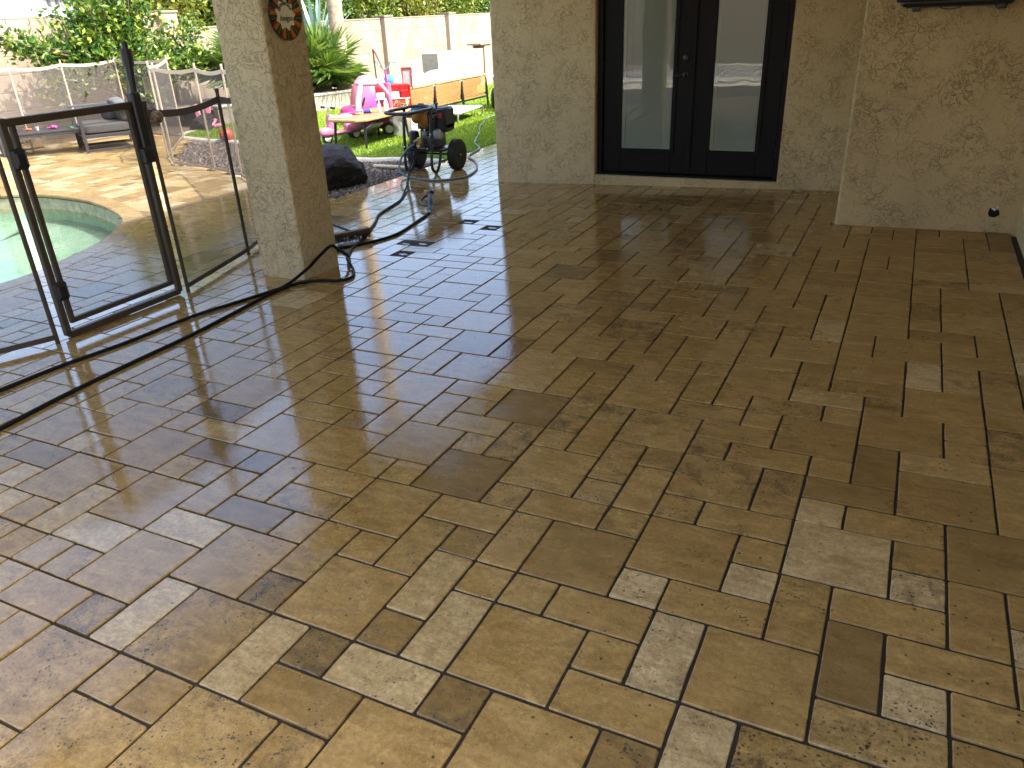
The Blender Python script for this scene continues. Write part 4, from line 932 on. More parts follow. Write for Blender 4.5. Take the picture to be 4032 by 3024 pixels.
CT_ = bush('citrus_tree', (-12.15, 8.75, GY), .75, [(0, 0, 1.5, .45, .85, .65), (0, -.55, 1.75, .4, .7, .7), (.05, .75, 1.45, .4, .9, .55), (0, .1, 2.3, .45, .95, .6), (0, -1.0, 1.3, .3, .5, .4), (.1, 1.5, 1.15, .3, .55, .25)], 190, 12000, .120, .034, CITRUS,
     'bushy citrus tree with glossy green and yellow leaves at the wall', 'tree', 5,
     extra=[[(0, -.4, 1.2), (.1, -1.4, 1.45), (.1, -2.15, 1.62)], [(0, -.6, 1.3), (.1, -1.5, 1.52), (.1, -2.4, 1.70)], [(0, .6, 1.1), (.2, 1.5, 1.0), (.2, 2.25, 1.18)], [(0, .6, 1.1), (.2, 1.3, .95), (.2, 1.9, 1.05)], [(0, -.5, 1.1), (.15, -1.0, .9), (.15, -1.55, .85)], [(0, .2, 1.0), (.2, .3, .75), (.25, .35, .55)], [(0, 1.0, 1.2), (.2, 1.4, 1.5), (.2, 1.75, 1.72)]] * 3)
fr_ = MB(); rg = random.Random(2)
for _ in range(16):
    pz = Vector((.35 + rg.random() * .12, rg.uniform(-1.1, 1.2), rg.uniform(.95, 2.2))); o = MB().sph(tuple(pz), (.032, .032, .036), 8, 6).build('citrus_fruit', simple('fruit_skin', (.32, .34, .03), .4), CT_, True)
hed = [(11.2, 1.35, HEDGE2, 'olive green flowering shrub behind the wall, left of the pillar'), (13.6, 1.5, HEDGE, 'yellow green hedge shrub showing just right of the pillar'), (16.2, 1.6, HEDGE3, 'dark green hedge shrub behind the tall palm trunk'), (18.9, 1.6, HEDGE, 'bright yellow green hedge shrub behind the nearer wall pilaster'),
       (21.6, 1.5, HEDGE2, 'yellow green hedge shrub above the middle of the long wall'), (24.0, 1.5, HEDGE, 'yellow green hedge shrub at the second wall pilaster'), (26.6, 1.4, HEDGE3, 'grey green shrub with white blooms beside the house corner')]
for k, (y, rw, mt_, lb) in enumerate(hed):
    bush('hedge_shrub', (-13.95, y, GY), 1.0, [(0, 0, 2.1, .55, rw, .62), (0, -rw * .5, 2.6, .5, rw * .6, .6), (.05, rw * .45, 2.55, .5, rw * .6, .7), (0, 0, 3.2, .45, rw * .8, .5)], 130, 8000, .13, .042, mt_, lb, 'shrub', 20 + k, 'shrubs behind the garden wall')
bush('far_tree', (-24, 12.5, GY), 1.6, [(0, 0, 2.8, .9, 1.0, .9), (0, -.8, 2.4, .6, .7, .6)], 60, 2200, .20, .05, HEDGE2, 'grey green tree beyond the left end of the wall', 'tree', 50, 'shrubs behind the garden wall')

# ---- palms
FAN = leafmat('fan_palm_leaf', (.045, .10, .018), (.10, .18, .035), (.22, .28, .07), .25)
def fan_leaf(m, c, d, petiole, rad_, nseg, rg, droop=.25, mp=None):
    d = Vector(d).normalized(); up = Vector((0, 0, 1)); sd = d.cross(up); sd = sd.normalized() if sd.length > .01 else Vector((1, 0, 0)); nn = sd.cross(d).normalized()
    hub = Vector(c) + d * petiole + Vector((0, 0, -droop * petiole * .3))
    if mp is not None: mp.tube(smoothpath([c, Vector(c) + d * petiole * .5 + Vector((0, 0, .03)), hub], 3), [.012, .011, .01, .009, .008, .007, .006], 5, False)
    for k in range(nseg):
        a = rad(-135 + 270 * k / (nseg - 1)) + rg.gauss(0, .02); u = (d * math.cos(a) + sd * math.sin(a)); u = (u + nn * .18 * math.cos(a)).normalized(); r_ = rad_ * (.72 + .28 * math.cos(a / 2)) * rg.uniform(.9, 1.08)
        w = r_ * .036; pv = u.cross(nn).normalized() * w; mid = hub + u * r_ * .55 - Vector((0, 0, droop * r_ * .10)); tip = hub + u * r_ - Vector((0, 0, droop * r_ * rg.uniform(.25, .7)))
        m.add([hub, mid + pv, tip, mid - pv], [(0, 1, 2), (0, 2, 3)])
def fan_palm(name, base, trunk_h, trunk_r, n_leaf, pet, rad_, label, seed, skirt=True, fullcrown=False):
    T_ = thing(name, base, label, 'palm tree', 'palms in the planter'); rg = random.Random(seed); m = MB()
    prof = [(trunk_r * 1.25, -.1), (trunk_r * 1.18, .05)] + [(trunk_r * (1.0 + .03 * (-1) ** k - .10 * k / 40), .12 + (trunk_h - .12) * k / 40) for k in range(41)] + [(trunk_r * .5, trunk_h + .05)]
    m.lathe(prof, (0, 0, 0), 16); m.build('trunk', simple('palm_trunk', (.34, .26, .17), .9, var=.35, scale=12, bump=.8, bscale=40, bdist=.02), T_, True)
    if skirt:
        b = MB()
        for k in range(150):
            a = rg.uniform(0, 6.283); z = rg.uniform(.02, trunk_h * 1.0); rr0 = trunk_r * 1.05; u = Vector((math.cos(a), math.sin(a), 0)); s = Vector((-u.y, u.x, 0)) * .028
            p = u * rr0 + Vector((0, 0, z)); q = u * (rr0 + rg.uniform(.03, .08)) + Vector((0, 0, z + rg.uniform(.05, .10))); b.add([p - s, p + s, q + s * .4, q - s * .4], [(0, 1, 2, 3)])
        b.build('leaf_bases', simple('palm_boots', (.22, .13, .065), .9, var=.45, scale=40), T_)
    lf = MB(); pt = MB(); top = Vector((0, 0, trunk_h))
    for k in range(n_leaf):
        az = k * 2.399 + rg.uniform(-.3, .3); el = rad(rg.uniform(-15, 80) if not fullcrown else rg.uniform(-50, 80)); dd = (math.cos(az) * math.cos(el), math.sin(az) * math.cos(el), math.sin(el))
        fan_leaf(lf, top + Vector((0, 0, rg.uniform(-.05, .08))), dd, pet * rg.uniform(.7, 1.1), rad_ * rg.uniform(.8, 1.1), 30, rg, .2 if el > .3 else .45, pt)
    quick('fronds', lf.v, lf.f, FAN, T_); pt.build('petioles', simple('petiole', (.34, .33, .07), .5), T_, True); return T_
fan_palm('fan_palm', (-10.67, 12.55, .17), .42, .15, 38, .50, .76, 'short fan palm with shaggy trunk standing in the raised planter', 3)
fan_palm('tall_palm', (-10.42, 12.95, .17), 8.6, .16, 36, .6, .85, 'tall slender palm whose trunk rises out of the frame', 4, skirt=False, fullcrown=True)
fan_palm('fan_palm', (-11.35, 11.05, .17), .55, .14, 24, .50, .75, 'fan palm half hidden behind the stucco pillar', 9)
AG = thing('agave', (-11.9, 14.0, .17), 'blue grey agave rosette behind the tall palm trunk', 'plant'); m = MB(); rg = random.Random(8)
for k in range(34):
    az = k * 2.399; el = rad(15 + 65 * (k / 34)); d = Vector((math.cos(az) * math.cos(el), math.sin(az) * math.cos(el), math.sin(el))); s = Vector((-math.sin(az), math.cos(az), 0)) * .06; L0 = rg.uniform(1.2, 1.7)
    m.add([Vector((0, 0, .8)) - s, Vector((0, 0, .8)) + s, Vector((0, 0, .8)) + d * L0 * .5 + s * .8, Vector((0, 0, .8)) + d * L0 * 1.0, Vector((0, 0, .8)) + d * L0 * .5 - s * .8], [(0, 1, 2, 3, 4)])
m.build('leaf_rosette', simple('agave_leaf', (.19, .30, .24), .6), AG)
MB().cyl((0, 0, -.05), (0, 0, .85), .10, .08, 10).build('stem', BARK, AG, True)

# ---- boulder
def rock(name, base, dims, mat, label, seed, cat='boulder'):
    rg = random.Random(seed); bm = bmesh.new(); bmesh.ops.create_icosphere(bm, subdivisions=4, radius=1)
    cuts = [(Vector((rg.gauss(0, 1), rg.gauss(0, 1), rg.gauss(.2, .8))).normalized(), rg.uniform(.62, .9)) for _ in range(16)]
    for v_ in bm.verts:
        p = v_.co.copy()
        for n_, dd in cuts:
            e = p.dot(n_) - dd
            if e > 0: p -= n_ * e * .92
        v_.co = Vector((p.x * dims[0], p.y * dims[1], p.z * dims[2])) + Vector((rg.gauss(0, .008), rg.gauss(0, .008), rg.gauss(0, .008)))
    me = bpy.data.meshes.new(name); bm.to_mesh(me); bm.free(); me.materials.append(mat); o = link(name, me); o.location = base; return tag(o, label, cat)
t = NT('basalt'); v = t.pos(); LAVA = t.done(t.pr(t.ramp(t.noise(v, 9, 7, .7), [(.3, (.010, .009, .009)), (.62, (.028, .024, .023)), (.8, (.07, .05, .04))]), .7, 0, t.bump(t.noise(v, 30, 7, .75), 1.0, .02)))
rock('boulder', (-5.02, 5.60, .02), (.38, .44, .33), LAVA, 'large dark basalt boulder on the gravel behind the pillar', 2)
rock('boulder', (-10.75, 9.1, -.02), (.24, .34, .22), LAVA, 'dark boulder against the block wall behind the far fence', 6)
PIPE = MB().cyl((-5.25, 6.72, -.10), (-4.68, 6.62, -.08), .022, n=10).build('wood_stake', simple('stake_wood', (.62, .52, .34), .8), None, True); tag(PIPE, 'pale wooden stake lying on the gravel beside the washer', 'stake')

# ---- patio furniture by the far wall
GREYM = simple('grey_frame', (.045, .047, .05), .5, var=.1)
t = NT('grey_cushion'); v = t.pos(); CUSH = t.done(t.pr(t.ramp(t.noise(v, 240, 2, .5), [(.3, (.045, .044, .042)), (.7, (.11, .107, .104))]), .95, 0, t.bump(t.noise(v, 300, 2), .3, .003)))
def cushion(nm, c, d, par, rz=0, mat=CUSH, rx=0):
    m = MB(); m.sph((0, 0, 0), (d[0] / 2, d[1] / 2, d[2] / 2), 20, 12, .42); o = m.build(nm, mat, par, True); o.location = c; o.rotation_euler = (rx, 0, rz); return o
def lounge_chair(base, rz, label):
    C_ = thing('lounge_chair', base, label, 'chair', 'grey outdoor lounge chairs', rz); w, dp = .86, .80
    for sx in (-1, 1):
        x = sx * w / 2
        for y in (-dp / 2, dp / 2): MB().box((x, y, .31), (.045, .045, .62), bev=.004).build('leg', GREYM, C_)
        MB().box((x, 0, .635), (.05, dp + .045, .035), bev=.004).build('armrest', GREYM, C_); MB().box((x, 0, .03), (.04, dp - .05, .035), bev=.003).build('stretcher', GREYM, C_)
    m = MB(); m.box((0, 0, .235), (w - .05, dp, .05), bev=.004); m.build('seat_frame', GREYM, C_)
    m = MB(); m.box((0, dp / 2, .66), (w + .05, .04, .045), bev=.003); m.build('back_rail', GREYM, C_)
    for k in range(5): MB().box((-.32 + k * .16, dp / 2, .45), (.03, .02, .40)).build('back_slat', GREYM, C_)
    cushion('seat_cushion', (0, -.03, .335), (w - .08, dp - .04, .17), C_); cushion('back_cushion', (0, dp / 2 - .14, .56), (w - .12, .20, .36), C_, rx=rad(12))
    cushion('bolster', (-.16, .12, .50), (.40, .17, .17), C_, rz=.2); return C_
lounge_chair((-10.72, 7.08, GY), rad(-29), 'grey metal lounge chair with plump charcoal cushions right of the coffee table')
lounge_chair((-12.05, 5.45, GY), rad(95), 'grey cushioned lounge chair cut off by the left frame edge')
CTB = thing('coffee_table', (-11.25, 6.42, GY), 'low grey outdoor coffee table with small bright toys on top', 'table', rz=rad(60))
m = MB(); m.box((0, 0, .345), (1.0, .64, .03), bev=.004); m.build('table_top', GREYM, CTB)
for sx in (-1, 1):
    for sy in (-1, 1): MB().box((sx * .475, sy * .295, .165), (.04, .04, .33), bev=.003).build('leg', GREYM, CTB)
    MB().box((sx * .475, 0, .03), (.036, .55, .036), bev=.003).build('stretcher', GREYM, CTB)
    MB().box((0, sx * .295, .31), (.91, .03, .04), bev=.003).build('apron', GREYM, CTB)
def toy(nm, loc, geo, colr, label):
    m = MB(); geo(m); o = m.build(nm, simple('toy_%s_%.2f_%.2f' % (nm, colr[0], colr[2]), colr, .4), None, True); o.location = loc; tag(o, label, 'toy'); return o
Tz = GY + .36
toy('toy_doll', (-11.12, 6.46, Tz), lambda m: (m.sph((0, 0, .03), (.05, .03, .03), 10, 6), m.sph((.06, 0, .03), .025, 10, 6), m.cyl((-.04, .01, .02), (-.11, .03, .015), .014, n=8), m.cyl((-.04, -.01, .02), (-.11, -.02, .015), .014, n=8)), (.70, .10, .38), 'pink toy figure lying on the coffee table')
toy('toy_leaf', (-10.98, 6.60, Tz), lambda m: m.add([(0, 0, .006), (.06, .03, .02), (.16, .0, .006), (.06, -.03, .02)], [(0, 1, 2), (0, 2, 3)]), (.12, .55, .12), 'bright green flat toy on the coffee table')
toy('toy_cup', (-11.28, 6.30, Tz), lambda m: m.lathe([(.018, 0), (.024, .05), (.021, .05), (.016, .006)], (0, 0, 0), 12), (.75, .75, .72), 'small white toy cup on the coffee table')
toy('toy_cluster', (-11.38, 6.22, Tz), lambda m: (m.sph((0, 0, .02), .02, 8, 6), m.sph((.045, .01, .018), .018, 8, 6), m.box((-.05, 0, .012), (.05, .03, .024), bev=.005)), (.65, .16, .08), 'small red toy pieces on the coffee table')
# ---- items seen through the far fence
PK = thing('pink_toy_chair', (-10.75, 9.15, GY), 'pink plastic toy chair tipped over on the gravel', 'toy', rz=.5); PKM = simple('pink_plastic', (.72, .22, .36), .45)
m = MB(); m.tube([(-.30, 0, .02), (-.02, -.10, .02), (.30, .10, .06)], .03, 6); m.build('side_frame', PKM, PK, True)
m = MB(); m.box((-.12, .08, .22), (.10, .04, .42), rx=-.2, ry=-.15, bev=.02); m.box((.05, .10, .24), (.10, .04, .42), rx=-.2, ry=.1, bev=.02); m.build('backrest', PKM, PK, True)
m = MB(); m.box((0, .05, .10), (.34, .28, .04), rx=.3, bev=.015); m.build('seat', PKM, PK, True)
toy('playground_ball', (-9.10, 8.02, GY + .10), lambda m: m.sph((0, 0, 0), .115, 18, 12), (.50, .09, .05), 'red rubber ball by the kerb, seen through the fence')

# ---- neighbour's house
NB = thing('neighbour_house', (-29.5, 18.2, GY), 'white neighbouring house with dark square corbels above the wall', 'house'); WHT = simple('white_render', (.55, .56, .57), .85, var=.04)
m = MB(); m.box((0, 0, 2.4), (5, 4.6, 4.9), rz=rad(30)); m.build('wall', WHT, NB)
R30 = Matrix.Rotation(rad(30), 3, 'Z')
m = MB(); m.box(R30 @ Vector((2.62, 0, 2.86)), (.28, 4.7, .10), rz=rad(30)); m.build('ledge', WHT, NB)
for k in range(7): m = MB(); m.box(R30 @ Vector((2.56, -1.9 + k * .62, 2.68)), (.14, .28, .26), rz=rad(30)); m.build('corbel', simple('corbel_grey', (.20, .21, .22), .8), NB)
wn = MB(); wn.box(R30 @ Vector((2.52, .1, 3.6)), (.04, .9, .8), rz=rad(30)); wn.build('window', simple('window_dark', (.10, .13, .16), .1), NB)

for k, (x, y, w) in enumerate(((-7, -13.6, 2.4), (-2.5, -13.9, 2.6), (2.0, -13.6, 2.4), (6.5, -13.8, 2.4))):  # trees added out of view so the door glass reflects a darker horizon
    bush('reflection_tree', (x, y, GY), 1.6, [(0, 0, 2.8, w, .9, 1.2), (w * .4, 0, 3.8, w * .7, .8, 1.0), (-w * .4, 0, 3.6, w * .7, .8, 1.0)], 60, 2200, .30, .09, HEDGE3, 'leafy tree added behind the viewer to darken the door reflection, %s from the pool side' % ('first', 'second', 'third', 'fourth')[k], 'tree', 70 + k, 'trees added behind the viewer')
# ================================================================ TOYS AND FURNITURE ON THE TURF
PINKD = simple('coupe_pink', (.34, .02, .11), .35); PINKL = simple('coupe_light_pink', (.45, .13, .21), .4); PINKW = simple('coupe_white_pink', (.55, .34, .40), .4)
REDP = simple('red_plastic', (.36, .012, .012), .35); BLUEP = simple('blue_plastic', (.03, .05, .30), .4); WOODT = simple('birch_top', (.42, .27, .11), .45, var=.12, scale=6); WOODS = simple('table_top_brown', (.24, .14, .065), .5)
# ---- children's table
AT = thing('activity_table', (-6.46, 8.40, GY), 'low wooden childrens table with black legs covered in craft things', 'table')
poly = [(-.36, -.55), (-.22, -.72), (.26, -.72), (.37, -.60), (.37, .60), (.26, .72), (-.26, .72), (-.37, .60)]
m = MB(); m.prism(poly, .385, .430); o = m.build('table_top', WOODT, AT); bevel_obj(o, .015)
m = MB(); m.prism([(x * .93, y * .95) for x, y in poly], .4305, .434); m.build('top_inlay', WOODS, AT)
for sx in (-1, 1):
    for sy in (-1, 1): MB().tube([(sx * .285, sy * .56, 0), (sx * .26, sy * .52, .385)], [.017, .022], 10).build('leg', BLACKM, AT, True)
MB().box((0, 0, .37), (.56, 1.1, .03)).build('apron', BLACKM, AT)
TZ = GY + .435
m = MB(); m.lathe([(.030, 0), (.034, .01), (.034, .12), (.026, .15), (.014, .16), (.014, .185), (.006, .19)], (0, 0, 0), 14); o = m.build('glue_bottle', WHITEP, None, True); o.location = (-6.26, 8.55, TZ); tag(o, 'tall white squeeze bottle on the childrens table', 'bottle')
m = MB(); m.lathe([(.026, 0), (.028, .01), (.028, .11), (.012, .135), (.010, .16), (.003, .17)], (0, 0, 0), 12); o = m.build('glue_bottle', simple('cream_plastic', (.75, .66, .40), .4), None, True); o.location = (-6.33, 8.47, TZ); tag(o, 'cream squeeze bottle behind the tall white bottle', 'bottle')
m = MB(); m.cyl((0, 0, .03), (.10, .05, .03), .028, n=12); o = m.build('paint_tube', BLUEP, None, True); o.location = (-6.50, 8.30, TZ); tag(o, 'blue paint tube lying on the childrens table', 'paint tube')
MB().cyl((.10, .05, .03), (.15, .075, .03), .024, .018, 12).build('cap', simple('yellow_plastic', (.75, .55, .06), .4), o, True)
m = MB(); m.box((0, 0, .012), (.30, .17, .022), rz=.6, bev=.006); m.box((.05, .03, .03), (.12, .07, .02), rz=.9, bev=.005); o = m.build('paper_stack', simple('white_paper', (.82, .82, .80), .7, var=.04), None); o.location = (-6.58, 7.86, TZ); tag(o, 'stack of white papers on the near end of the table', 'paper')
m = MB(); m.box((0, 0, .02), (.12, .36, .035), rz=-.25, bev=.006); o = m.build('craft_box', PINKD, None); o.location = (-6.62, 8.13, TZ); tag(o, 'long pink craft box on the childrens table', 'box')
m = MB(); m.lathe([(.02, 0), (.05, .005), (.055, .02), (.05, .02), (.03, .008)], (0, 0, 0), 14); o = m.build('toy_plate', simple('yellow_toy', (.72, .50, .12), .5), None, True); o.location = (-6.50, 8.18, TZ); tag(o, 'small yellow dish on the childrens table', 'toy')
# ---- pink scooter
SCT = thing('pink_scooter', (-7.06, 8.40, GY), 'pink toy scooter with white wheels and black handlebar grips', 'scooter', rz=rad(74))
for x, in ((-.26,), (.28,)):
    m = MB(); m.lathe([(.05, -.022), (.085, -.024), (.092, -.012), (.092, .012), (.085, .024), (.05, .022)], (x, 0, .092), 20, 'y'); Wq = m.build('wheel', RUB, SCT, True)
    m = MB(); m.lathe([(.01, -.027), (.062, -.026), (.064, .026), (.01, .027)], (x, 0, .092), 18, 'y'); m.build('rim', WHITEP, Wq, True)
PKS = simple('scooter_pink', (.46, .15, .26), .35)
m = MB(); m.sph((-.25, 0, .17), (.14, .07, .07), 14, 8, .8); m.build('front_fender', PKS, SCT, True)
m = MB(); m.tube(smoothpath([(-.20, 0, .15), (-.17, 0, .30), (-.19, 0, .42)], 4), [.05, .055, .06, .062, .065, .066, .06, .05, .035], 12); m.build('front_shield', PKS, SCT, True)
m = MB(); m.box((.02, 0, .135), (.38, .12, .05), bev=.02); m.build('deck', PKS, SCT, True)
m = MB(); m.sph((.25, 0, .20), (.17, .075, .10), 14, 9, .7); m.box((.22, 0, .30), (.22, .12, .04), bev=.018); m.build('rear_body', PKS, SCT, True)
m = MB(); m.cyl((-.19, 0, .42), (-.18, 0, .52), .012, n=8); m.tube([(-.18, -.13, .52), (-.18, .13, .52)], .010, 8); m.build('handlebar', STEEL, SCT, True)
for s in (-1, 1): MB().cyl((-.18, s * .08, .52), (-.18, s * .17, .52), .018, n=10).build('grip', BLACK, SCT, True)
# ---- pink ride-on car
CR = thing('ride_on_car', (-6.98, 9.02, GY), 'pink childrens ride-on coupe car with white pillars and a light pink roof', 'toy car', rz=rad(-52))
m = MB(); m.box((0, .05, .27), (.46, .70, .30), bev=.07); m.build('body', PINKD, CR, True)
m = MB(); m.sph((0, -.20, .36), (.21, .22, .12), 16, 10, .7); m.build('bonnet', PINKD, CR, True)
m = MB(); m.sph((0, .10, .80), (.19, .24, .05), 18, 10, .75); m.build('roof', PINKW, CR, True)
for sx in (-1, 1):
    MB().tube(smoothpath([(sx * .20, -.14, .38), (sx * .185, -.10, .60), (sx * .15, -.04, .80)], 4), [.045, .043, .04, .038, .036, .034, .034, .034, .034], 8).build('front_pillar', WHITEP, CR, True)
    MB().tube(smoothpath([(sx * .21, .38, .34), (sx * .23, .36, .62), (sx * .17, .22, .80)], 4), [.04, .04, .04, .038, .038, .036, .036, .036, .036], 8).build('rear_pillar', PINKL, CR, True)
    m = MB(); m.lathe([(.055, 0), (.06, -.02), (.04, -.03), (.005, -.032)], (sx * .14, -.385, .30), 14, 'y'); m.build('headlight', WHITEP, CR, True)
    for y in (-.24, .32):
        m = MB(); m.lathe([(.04, -.04), (.10, -.045), (.11, -.02), (.11, .02), (.10, .045), (.04, .04)], (sx * .20, y, .11), 18, 'x'); Wq = m.build('wheel', BLACK, CR, True)
        MB().lathe([(.01, -.048), (.06, -.047), (.06, .047), (.01, .048)], (sx * .20, y, .11), 12, 'x').build('hub_cap', WHITEP, Wq, True)
MB().tube(smoothpath([(.085 * math.cos(a * math.pi / 6), -.04 + .03 * math.sin(a * math.pi / 6), .50 + .075 * math.sin(a * math.pi / 6)) for a in range(13)], 2), .012, 8, False).build('steering_wheel', BLACK, CR, True)
MB().tube([(0, .36, .40), (0, .38, .78)], [.06, .05], 8).build('seat_back', PINKL, CR, True)
m = MB(); m.box((0, -.20, .475), (.10, .04, .01)); m.build('emblem', simple('yellow_toy', (.72, .50, .12), .5), CR)
# ---- white ribbed slide piece under the table
m = MB(); m.add([(-.22, -.10, .24), (-.22, .10, .24), (-.05, .11, .17), (-.05, -.11, .17), (.12, -.12, .07), (.12, .12, .07), (.26, .12, .02), (.26, -.12, .02)], [(0, 1, 2, 3), (3, 2, 5, 4), (4, 5, 6, 7)])
o = m.build('toy_slide', simple('slide_white', (.80, .78, .76), .5), None, True); o.location = (-6.80, 8.85, GY); o.rotation_euler = (0, 0, 2.7); so_ = o.modifiers.new('solid', 'SOLIDIFY'); so_.thickness = .02; tag(o, 'small white plastic slide standing behind the childrens table', 'toy')
# ---- storage boxes with toys
t = NT('clear_box'); cb = t.pr((.72, .74, .72), .3); tr = t.n('ShaderNodeBsdfTransparent'); mx = t.n('ShaderNodeMixShader'); mx.inputs[0].default_value = .6; t.L(tr.outputs[0], mx.inputs[1]); t.L(cb.outputs[0], mx.inputs[2]); CLB = t.done(mx)
def bin_(name, loc, d, mat, label, rz=0, lid=None):
    B_ = thing(name, loc, label, 'box', rz=rz); a_, b_, h_ = d[0] / 2, d[1] / 2, d[2]; m = MB()
    for (c, s) in (((a_ - .005, 0, h_ / 2), (.01, d[1], h_)), ((-a_ + .005, 0, h_ / 2), (.01, d[1], h_)), ((0, b_ - .005, h_ / 2), (d[0] - .02, .01, h_)), ((0, -b_ + .005, h_ / 2), (d[0] - .02, .01, h_)), ((0, 0, .006), (d[0] - .02, d[1] - .02, .01))): m.box(c, s)
    m.box((0, -b_, h_ - .01), (d[0] + .02, .014, .02)); m.box((0, b_, h_ - .01), (d[0] + .02, .014, .02)); m.box((a_, 0, h_ - .01), (.014, d[1], .02)); m.box((-a_, 0, h_ - .01), (.014, d[1], .02))
    m.build('box_body', mat, B_); return B_
bx_ = bin_('storage_box', (-6.52, 9.38, GY), (.42, .60, .32), CLB, 'clear plastic storage box full of toys behind the table', rz=.3)
rg = random.Random(4)
for k in range(7): MB().box((rg.uniform(-.13, .13), rg.uniform(-.2, .2), rg.uniform(.05, .2)), (rg.uniform(.06, .14), rg.uniform(.06, .14), rg.uniform(.05, .12)), rz=rg.random() * 3, bev=.01).build('box_contents', [WHITEP, REDP, BLACK, simple('yellow_plastic', (.75, .55, .06), .4), WHITEP, WHITEP, STEEL][k], bx_)
bin_('cardboard_box', (-6.40, 9.78, GY), (.30, .34, .26), simple('carton', (.55, .40, .16), .8), 'tan carton beside the clear storage box', rz=.2)
# ---- red toy kitchen
KT_ = thing('toy_kitchen', (-7.00, 9.82, GY), 'red toy kitchen with white drawers, mirror and a Pizza sign', 'toy kitchen', rz=rad(34))
m = MB(); m.box((.0, .06, .36), (.56, .24, .70), bev=.012); m.build('cabinet', REDP, KT_)
for k, (x, z, w, h, mt_) in enumerate(((-.15, .645, .24, .09, REDP), (-.17, .545, .20, .10, WHITEP), (.03, .545, .16, .10, WHITEP), (.21, .56, .12, .12, REDP), (-.15, .42, .24, .12, simple('dark_red', (.20, .01, .02), .4)))): MB().box((x, -.085, z), (w, .06, h), bev=.008).build('drawer', mt_, KT_)
MB().box((0, -.08, .49), (.58, .09, .012)).build('shelf', WHITEP, KT_)
SGP = MB(); SGP.box((.12, -.105, .395), (.31, .02, .17), bev=.004); sg = SGP.build('pizza_sign', simple('sign_orange', (.60, .06, .015), .4), KT_)
me = textmesh('Pizza', .125, .001, .35); me.transform(Matrix.Translation((.115, -.118, .40)) @ Matrix.Rotation(rad(10), 4, 'Y') @ Matrix.Rotation(rad(90), 4, 'X') @ Matrix.Scale(.92, 4, (1, 0, 0))); me.materials.append(simple('sign_white', (.85, .85, .82), .5)); link('lettering_outline', me, sg)
me = textmesh('Pizza', .115, .001, .35); me.transform(Matrix.Translation((.113, -.1205, .40)) @ Matrix.Rotation(rad(10), 4, 'Y') @ Matrix.Rotation(rad(90), 4, 'X') @ Matrix.Scale(.92, 4, (1, 0, 0))); me.materials.append(simple('sign_green', (.02, .16, .05), .5)); link('lettering', me, sg)
m = MB(); m.add([(.205, -.119, .49), (.275, -.119, .45), (.215, -.119, .335)], [(0, 1, 2)]); m.build('pizza_slice', simple('pizza_cream', (.80, .62, .38), .5), sg)
m = MB()
for (c, s) in (((.19, 0, .79), (.02, .03, .34)), ((.345, 0, .79), (.02, .03, .34)), ((.2675, 0, .95), (.135, .03, .02))): m.box(c, s, bev=.003)
m.build('mirror_frame', REDP, KT_); MB().box((.2675, .005, .79), (.135, .006, .30)).build('mirror', simple('toy_mirror', (.42, .40, .38), .35, .3), KT_)
MB().box((.29, .06, .36), (.03, .26, .68), bev=.006).build('side_panel', REDP, KT_)
# ---- pink dome tunnel and child's bicycle behind
DM = MB(); DM.sph((0, 0, 0), (.34, .30, .86), 20, 12, .8); t = NT('dome_shell'); sz = t.n('ShaderNodeSeparateXYZ'); t.L(t.obj(), sz.inputs[0]); DMM = t.done(t.pr(t.ramp(t.math('ADD', t.math('MULTIPLY', sz.outputs[0], 1.2), .5), [(.25, (.62, .16, .14)), (.6, (.60, .18, .30)), (.85, (.30, .06, .42))]), .4))
o = DM.build('play_tent', DMM, None, True); o.location = (-7.72, 10.10, GY - .02); tag(o, 'rounded pink and purple play tent behind the pink car', 'play tent')
BK = thing('child_bicycle', (-7.50, 10.42, GY), 'childs bicycle with teal handlebars and pink frame behind the toy kitchen', 'bicycle', rz=rad(20)); TEAL = simple('teal_metal', (.20, .42, .42), .35, .5)
m = MB(); m.tube(smoothpath([(-.22, 0, 1.04), (-.14, 0, 1.03), (-.10, 0, .96), (-.02, 0, .90), (.06, 0, .96), (.09, 0, 1.02), (.20, 0, 1.0)], 4), .012, 8); m.build('handlebar', TEAL, BK, True)
m = MB(); m.tube([(-.02, 0, .90), (-.02, .02, .74), (.02, .04, .55), (.20, .25, .35)], .018, 8); m.tube([(.0, .03, .68), (.12, .35, .50)], .018, 8); m.build('frame', simple('bike_pink', (.55, .05, .22), .4), BK, True)
for y in (-.08, .55):
    m = MB(); m.tube([(.02, y + .17 * math.cos(a * math.pi / 12), .19 + .17 * math.sin(a * math.pi / 12)) for a in range(25)], .02, 8, False); m.build('wheel', RUB, BK, True)
m = MB(); m.sph((.0, .36, .72), (.07, .13, .035), 12, 8); m.cyl((.06, .36, .70), (.1, .36, .45), .012, n=8); m.build('saddle', BLACK, BK, True)
MB().sph((.02, .10, .72), (.10, .08, .09), 12, 8, .8).build('front_basket', simple('basket_blue', (.06, .35, .55), .5), BK, True)
FL = thing('garden_tool', (-7.62, 10.30, GY), 'long handled black tool standing upright behind the bicycle', 'tool'); m = MB(); m.tube([(0, 0, 0), (-.02, 0, .8), (-.03, 0, 1.24)], .012, 8); m.build('shaft', BLACKM, FL, True); m = MB(); m.tube([(-.03, 0, 1.24), (.0, .02, 1.18), (.10, .06, .9)], [.014, .018, .010], 8); m.build('second_arm', simple('rust_tube', (.20, .06, .04), .5), FL, True)

